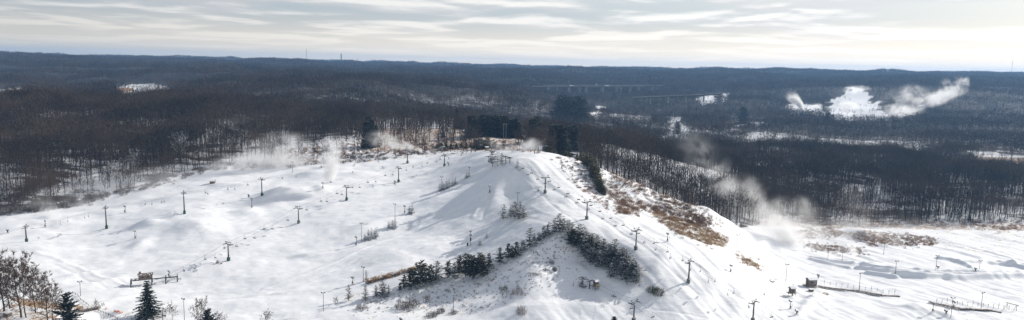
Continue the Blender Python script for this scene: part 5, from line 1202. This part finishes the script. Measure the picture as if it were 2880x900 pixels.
# ------------------------------------------------------------------ blown snow: plumes from the snow guns and drifting mist
def vol_material(name, dens, cone, soft=1.0, nscale=2.4, wisp=0.5, r0=.1):
    m = bpy.data.materials.new(name); m.use_nodes = True; nt = m.node_tree; nt.nodes.clear()
    out = nt.nodes.new('ShaderNodeOutputMaterial'); pv = nt.nodes.new('ShaderNodeVolumePrincipled')
    tc = nt.nodes.new('ShaderNodeTexCoord'); O = tc.outputs['Object']; s = nt.nodes.new('ShaderNodeSeparateXYZ'); nt.links.new(O, s.inputs[0])
    g = nt.nodes.new('ShaderNodeNewGeometry')
    n1 = noise(nt, g.outputs['Position'], nscale, 4, .6, .6)
    yz = mth(nt, 'SQRT', mth(nt, 'ADD', mth(nt, 'MULTIPLY', s.outputs[1], s.outputs[1]), mth(nt, 'MULTIPLY', s.outputs[2], s.outputs[2])))
    if cone:   # narrow at x = 0, wide at x = 1
        rr = mth(nt, 'DIVIDE', yz, mth(nt, 'ADD', r0, mth(nt, 'MULTIPLY', mth(nt, 'POWER', mth(nt, 'MAXIMUM', s.outputs[0], 0.001), .8), 1 - r0)))
        fall = mrange(nt, rr, .25, .98, 1, 0); along = mth(nt, 'MULTIPLY', mrange(nt, s.outputs[0], .35, .98, 1, 0), mrange(nt, s.outputs[0], 0, .04, 0, 1))
        f = mth(nt, 'MULTIPLY', fall, along)
        f = mth(nt, 'DIVIDE', f, mth(nt, 'ADD', .25, s.outputs[0]))
    else:
        rr = mth(nt, 'SQRT', mth(nt, 'ADD', mth(nt, 'MULTIPLY', yz, yz), mth(nt, 'MULTIPLY', s.outputs[0], s.outputs[0]))); f = mrange(nt, rr, .1, .98, 1, 0)
    w_ = mrange(nt, n1, .5 - .24 * (1 - wisp) - .02, .70, 0, 1.7)
    d = mth(nt, 'MULTIPLY', mth(nt, 'MULTIPLY', f, w_), dens)
    nt.links.new(d, pv.inputs['Density']); pv.inputs['Color'].default_value = (.99, .99, .99, 1); pv.inputs['Anisotropy'].default_value = .35
    nt.links.new(pv.outputs[0], out.inputs['Volume']); return m
def vol_obj(name, cone, mat, label, r0=.1):
    V_ = []; F_ = []; k = 14; n_ = 9
    for i in range(n_ + 1):
        f = i / n_
        if cone: x = f; r = (r0 + (1 - r0) * f ** .8) * (1 if f < .99 else .8)
        else: x = -math.cos(f * PI); r = max(math.sin(f * PI), .02)
        V_ += [(x, r * math.cos(2 * PI * j / k), r * math.sin(2 * PI * j / k)) for j in range(k)]
    for i in range(n_):
        for j in range(k): F_.append((i * k + j, i * k + (j + 1) % k, (i + 1) * k + (j + 1) % k, (i + 1) * k + j))
    F_ += [tuple(range(k - 1, -1, -1)), tuple(n_ * k + j for j in range(k))]
    me_ = bpy.data.meshes.new(name); me_.from_pydata(V_, [], F_); me_.update(); me_.materials.append(mat)
    o = bpy.data.objects.new(name, me_); COL.objects.link(o); return tag(o, label, 'snow mist', None, 'stuff')
def place_axis(o, A_, B_, ry, rz, centre):
    d = Vector(B_ - A_); L_ = d.length; q = d.to_track_quat('X', 'Z'); o.rotation_mode = 'QUATERNION'; o.rotation_quaternion = q
    o.location = Vector((A_ + B_) / 2) if centre else Vector(A_); o.scale = (L_ / 2 if centre else L_, ry, rz)
def jet(p0, p1, r, dens, label, nscale=.12, wisp=.5, r0=.08):
    A_ = at(p0[0], p0[1], D=p0[2]); B_ = at(p1[0], p1[1], D=p1[2]); m = vol_material('snow_spray', dens, True, nscale=nscale, wisp=wisp, r0=r0); o = vol_obj('snow_plume', True, m, label, r0); place_axis(o, A_, B_, r, r, False)
def mist(p0, p1, ry, rz, dens, label, nscale=.06, wisp=.6):
    A_ = at(p0[0], p0[1], D=p0[2]); B_ = at(p1[0], p1[1], D=p1[2]); m = vol_material('drifting_snow', dens, False, nscale=nscale, wisp=wisp); o = vol_obj('snow_mist', False, m, label); place_axis(o, A_, B_, ry, rz, True)
jet((1000,668,388),(812,628,402),9,.07,'white jet of snow blown left across the slope by the dark gun')
jet((1190,424,574),(1020,380,590),12,.2,'snow jet arching left from the rim of the hilltop')
jet((926,512,482),(935,372,500),14,.16,'tall column of blown snow rising from the crest of the left slope',r0=.3)
mist((540,478,522),(930,452,560),14,14,.20,'long veil of blown snow along the crest of the left slope')
mist((660,430,560),(900,400,590),18,16,.09,'snow mist drifting into the woods left of the tall column')
mist((1420,420,512),(1550,402,520),9,8,.30,'snow mist blowing over the summit')
jet((1460,428,505),(1330,392,520),7,.035,'thin mist streaming left off the summit')
jet((912,874,333),(928,782,338),5.5,.16,'bright vertical puff of snow at lower centre',r0=.45)
jet((1728,893,300),(1678,815,318),4.5,.10,'thin spray from the gun at the bottom edge')
jet((2222,690,458),(2150,560,480),15,.10,'dense white plume at the foot of the right shoulder',r0=.4)
mist((2190,650,470),(1990,500,560),28,24,.09,'drifting snow cloud rising from the flats over the gully woods',nscale=.045,wisp=.9)
mist((2050,520,560),(1900,380,640),24,26,.02,'thin veil of blown snow over the woods behind the shoulder',nscale=.04,wisp=.9)
mist((2130,600,500),(2330,600,530),20,18,.05,'brownish backlit mist in front of the right woods',nscale=.05,wisp=.8)
mist((2110,650,452),(2290,655,470),16,14,.13,'bright white cloud of blown snow where the flats meet the right woods',nscale=.07,wisp=.7)
mist((2090,670,440),(2420,650,480),18,10,.07,'white mist lying on the snow where the slope meets the flats')
mist((2060,720,410),(2480,700,440),30,4,.022,'low ground blizzard across the left part of the flats')
jet((2410,735,428),(2380,640,440),7,.11,'white puff of snow on the flats left of the berms',r0=.3)
jet((2552,745,425),(2500,640,440),10,.05,'pale plume over the middle of the flats')
jet((2775,775,408),(2760,690,415),7,.12,'white puff of snow on the berms at far right',r0=.35)
mist((2450,745,415),(2900,740,425),22,3,.016,'low drifting snow over the berms')
jet((2440,645,515),(2380,540,560),20,.022,'faint mist rising into the right woods',nscale=.04)
jet((185,642,428),(90,540,480),12,.06,'faint plume above the left slope near the first tower')
mist((120,600,455),(330,560,475),12,8,.05,'thin mist along the foot of the left woods')
mist((2640,860,350),(2880,870,350),10,2.0,.03,'blown snow around the lower walkway')
mist((2545,905,330),(2620,862,345),8,3.0,.03,'low snow swirl at the bottom right')
mist((560,420,620),(740,350,700),40,22,.006,'faint haze of snow drifting over the left woods',nscale=.03)
mist((40,590,455),(640,470,530),30,15,.014,'broad thin haze of snow along the foot of the left woods',nscale=.04,wisp=.5)
mist((2060,640,470),(2900,650,500),34,10,.016,'broad thin veil of snow over the far side of the flats',nscale=.04,wisp=.5)
# the far ski area across the valley
mist((2480,312,1800),(2595,310,1830),60,24,.08,'bright snow cloud at the foot of the far ski area',nscale=.028,wisp=.8)
mist((2540,312,1830),(2725,240,2200),45,24,.06,'snow cloud streaming up the far right ridge',nscale=.030,wisp=.9)
mist((2480,290,1900),(2620,252,2050),60,40,.022,'grey veil of blown snow above the far ski area',nscale=.030,wisp=1.0)
mist((2620,262,2100),(2730,225,2200),40,38,.02,'wispy veil of snow above the far ridge',nscale=.028,wisp=1.0)
mist((2692,256,2200),(2722,214,2230),26,14,.11,'small bright plume at the upper right end of the far ski area',nscale=.045,wisp=.9)
mist((2360,300,1880),(2410,294,1900),50,14,.10,'low snow cloud over the middle of the far ski area',nscale=.025)
mist((2380,262,2100),(2430,244,2200),50,16,.05,'snow blowing over the top of the far ski slope',nscale=.045,wisp=.9)
jet((2258,302,1900),(2215,258,1950),24,.2,'small plume at the left end of the far ski area',nscale=.045,r0=.3)
mist((2270,302,1900),(2315,296,1900),30,10,.12,'low white puff over the small far slope',nscale=.03)
# ------------------------------------------------------------------ light, sky, air, camera
SUN_AZ = math.radians(62); SUN_EL = math.radians(31)
sd = Vector((math.sin(SUN_AZ) * math.cos(SUN_EL), math.cos(SUN_AZ) * math.cos(SUN_EL), math.sin(SUN_EL)))
L = bpy.data.lights.new('sun', 'SUN'); L.energy = 4.6; L.angle = math.radians(0.5); L.color = (1.0, 0.95, 0.87)
lo = bpy.data.objects.new('sun', L); COL.objects.link(lo); lo.rotation_euler = sd.to_track_quat('Z', 'Y').to_euler()

w = bpy.data.worlds.new('World'); SC.world = w; w.use_nodes = True; nt = w.node_tree; nt.nodes.clear()
out = nt.nodes.new('ShaderNodeOutputWorld'); bg = nt.nodes.new('ShaderNodeBackground'); bg.inputs['Strength'].default_value = 0.108
sky = nt.nodes.new('ShaderNodeTexSky'); sky.sky_type = 'NISHITA'; sky.sun_disc = False; sky.sun_elevation = SUN_EL; sky.sun_rotation = SUN_AZ; sky.dust_density = 2.0
tc = nt.nodes.new('ShaderNodeTexCoord'); D_ = tc.outputs['Generated']
sep = nt.nodes.new('ShaderNodeSeparateXYZ'); nt.links.new(D_, sep.inputs[0])
zc = mth(nt, 'MAXIMUM', sep.outputs[2], 0.0)
inv = mth(nt, 'DIVIDE', 1.0, mth(nt, 'ADD', zc, 0.035))
def cloudcoord(dz):
    inv = mth(nt, 'DIVIDE', 1.0, mth(nt, 'ADD', mth(nt, 'ADD', zc, 0.048), dz))
    cb = nt.nodes.new('ShaderNodeCombineXYZ')
    nt.links.new(mth(nt, 'MULTIPLY', mth(nt, 'MULTIPLY', sep.outputs[0], inv), 1.0), cb.inputs[0]); nt.links.new(mth(nt, 'MULTIPLY', sep.outputs[1], inv), cb.inputs[1])
    return cb.outputs[0]
def cl(dz): return noise(nt, cloudcoord(dz), CL_SC, 5, 0.50, 0.25)
CL_SC = 0.52
c0 = cl(0.0); c1 = cl(0.0055)
mask = mrange(nt, c0, 0.40, 0.56)
lit = mrange(nt, mth(nt, 'SUBTRACT', c0, c1), -0.06, 0.08)
# clouds nearer the sun glow, those away from it stay grey
dt = nt.nodes.new('ShaderNodeVectorMath'); dt.operation = 'DOT_PRODUCT'; nt.links.new(D_, dt.inputs[0]); dt.inputs[1].default_value = sd
glow = mrange(nt, dt.outputs['Value'], -0.1, 0.85, 0.0, 1.0, False)
cd = mixc(nt, glow, (5.2, 5.3, 5.4), (8.8, 8.7, 8.5)); cl_ = mixc(nt, glow, (8.0, 7.8, 7.4), (12.8, 12.3, 11.5))
ccol = mixc(nt, lit, cd, cl_)
base = mixc(nt, mrange(nt, zc, .12, .4, .55, .05), sky.outputs[0], mixc(nt, glow, (5.8, 6.3, 6.8), (8.2, 8.7, 9.1)))
skyc = mixc(nt, mth(nt, 'MULTIPLY', mth(nt, 'MULTIPLY', mask, 0.92), mrange(nt, zc, .2, .6, 1, .45)), base, ccol)
# the far rim of the cloud deck runs together in bright haze
rim = mrange(nt, zc, 0.0, 0.075, 1.0, 0.0)
skyc = mixc(nt, mth(nt, 'MULTIPLY', rim, 0.9), skyc, mixc(nt, glow, (9.6, 8.4, 6.5), (17.5, 15.0, 11.6)))
nt.links.new(skyc, bg.inputs[0]); nt.links.new(bg.outputs[0], out.inputs[0])

# haze: one closed box of air round everything
b = MB(); b.box((0, 5800, 120), (24000, 17000, 300))
hm = bpy.data.materials.new('haze'); hm.use_nodes = True; hn = hm.node_tree; hn.nodes.clear()
ho = hn.nodes.new('ShaderNodeOutputMaterial'); pv = hn.nodes.new('ShaderNodeVolumePrincipled')
pv.inputs['Color'].default_value = (0.33, 0.60, 1.0, 1); pv.inputs['Density'].default_value = HAZE_DENS; pv.inputs['Anisotropy'].default_value = 0.25
hn.links.new(pv.outputs[0], ho.inputs['Volume'])
hz = b.build('haze', hm); tag(hz, 'thin bluish winter haze over the valley', None, None, 'stuff')

cam = bpy.data.cameras.new('camera'); co = bpy.data.objects.new('camera', cam); COL.objects.link(co)
cam.sensor_width = 36; cam.lens = 36 * FPX / W0; cam.clip_end = 40000; cam.clip_start = 1
Rm = Matrix((tuple(rt), tuple(up), tuple(-fw))).transposed().to_4x4(); Rm.translation = Vector(CAM); co.matrix_world = Rm
SC.camera = co
SC.view_settings.view_transform = 'Standard'; SC.view_settings.look = 'None'; SC.view_settings.gamma = 1; SC.view_settings.use_curve_mapping = False
SC.view_settings.exposure = EXPO
cy = SC.cycles
cy.max_bounces = 5; cy.diffuse_bounces = 2; cy.glossy_bounces = 1; cy.transmission_bounces = 2; cy.volume_bounces = 3; cy.transparent_max_bounces = 8
cy.volume_step_rate = 1.5; cy.volume_max_steps = 96
cy.use_adaptive_sampling = False
cy.use_denoising = DENOISE
cy.sample_clamp_indirect = 4
SC.render.use_persistent_data = False
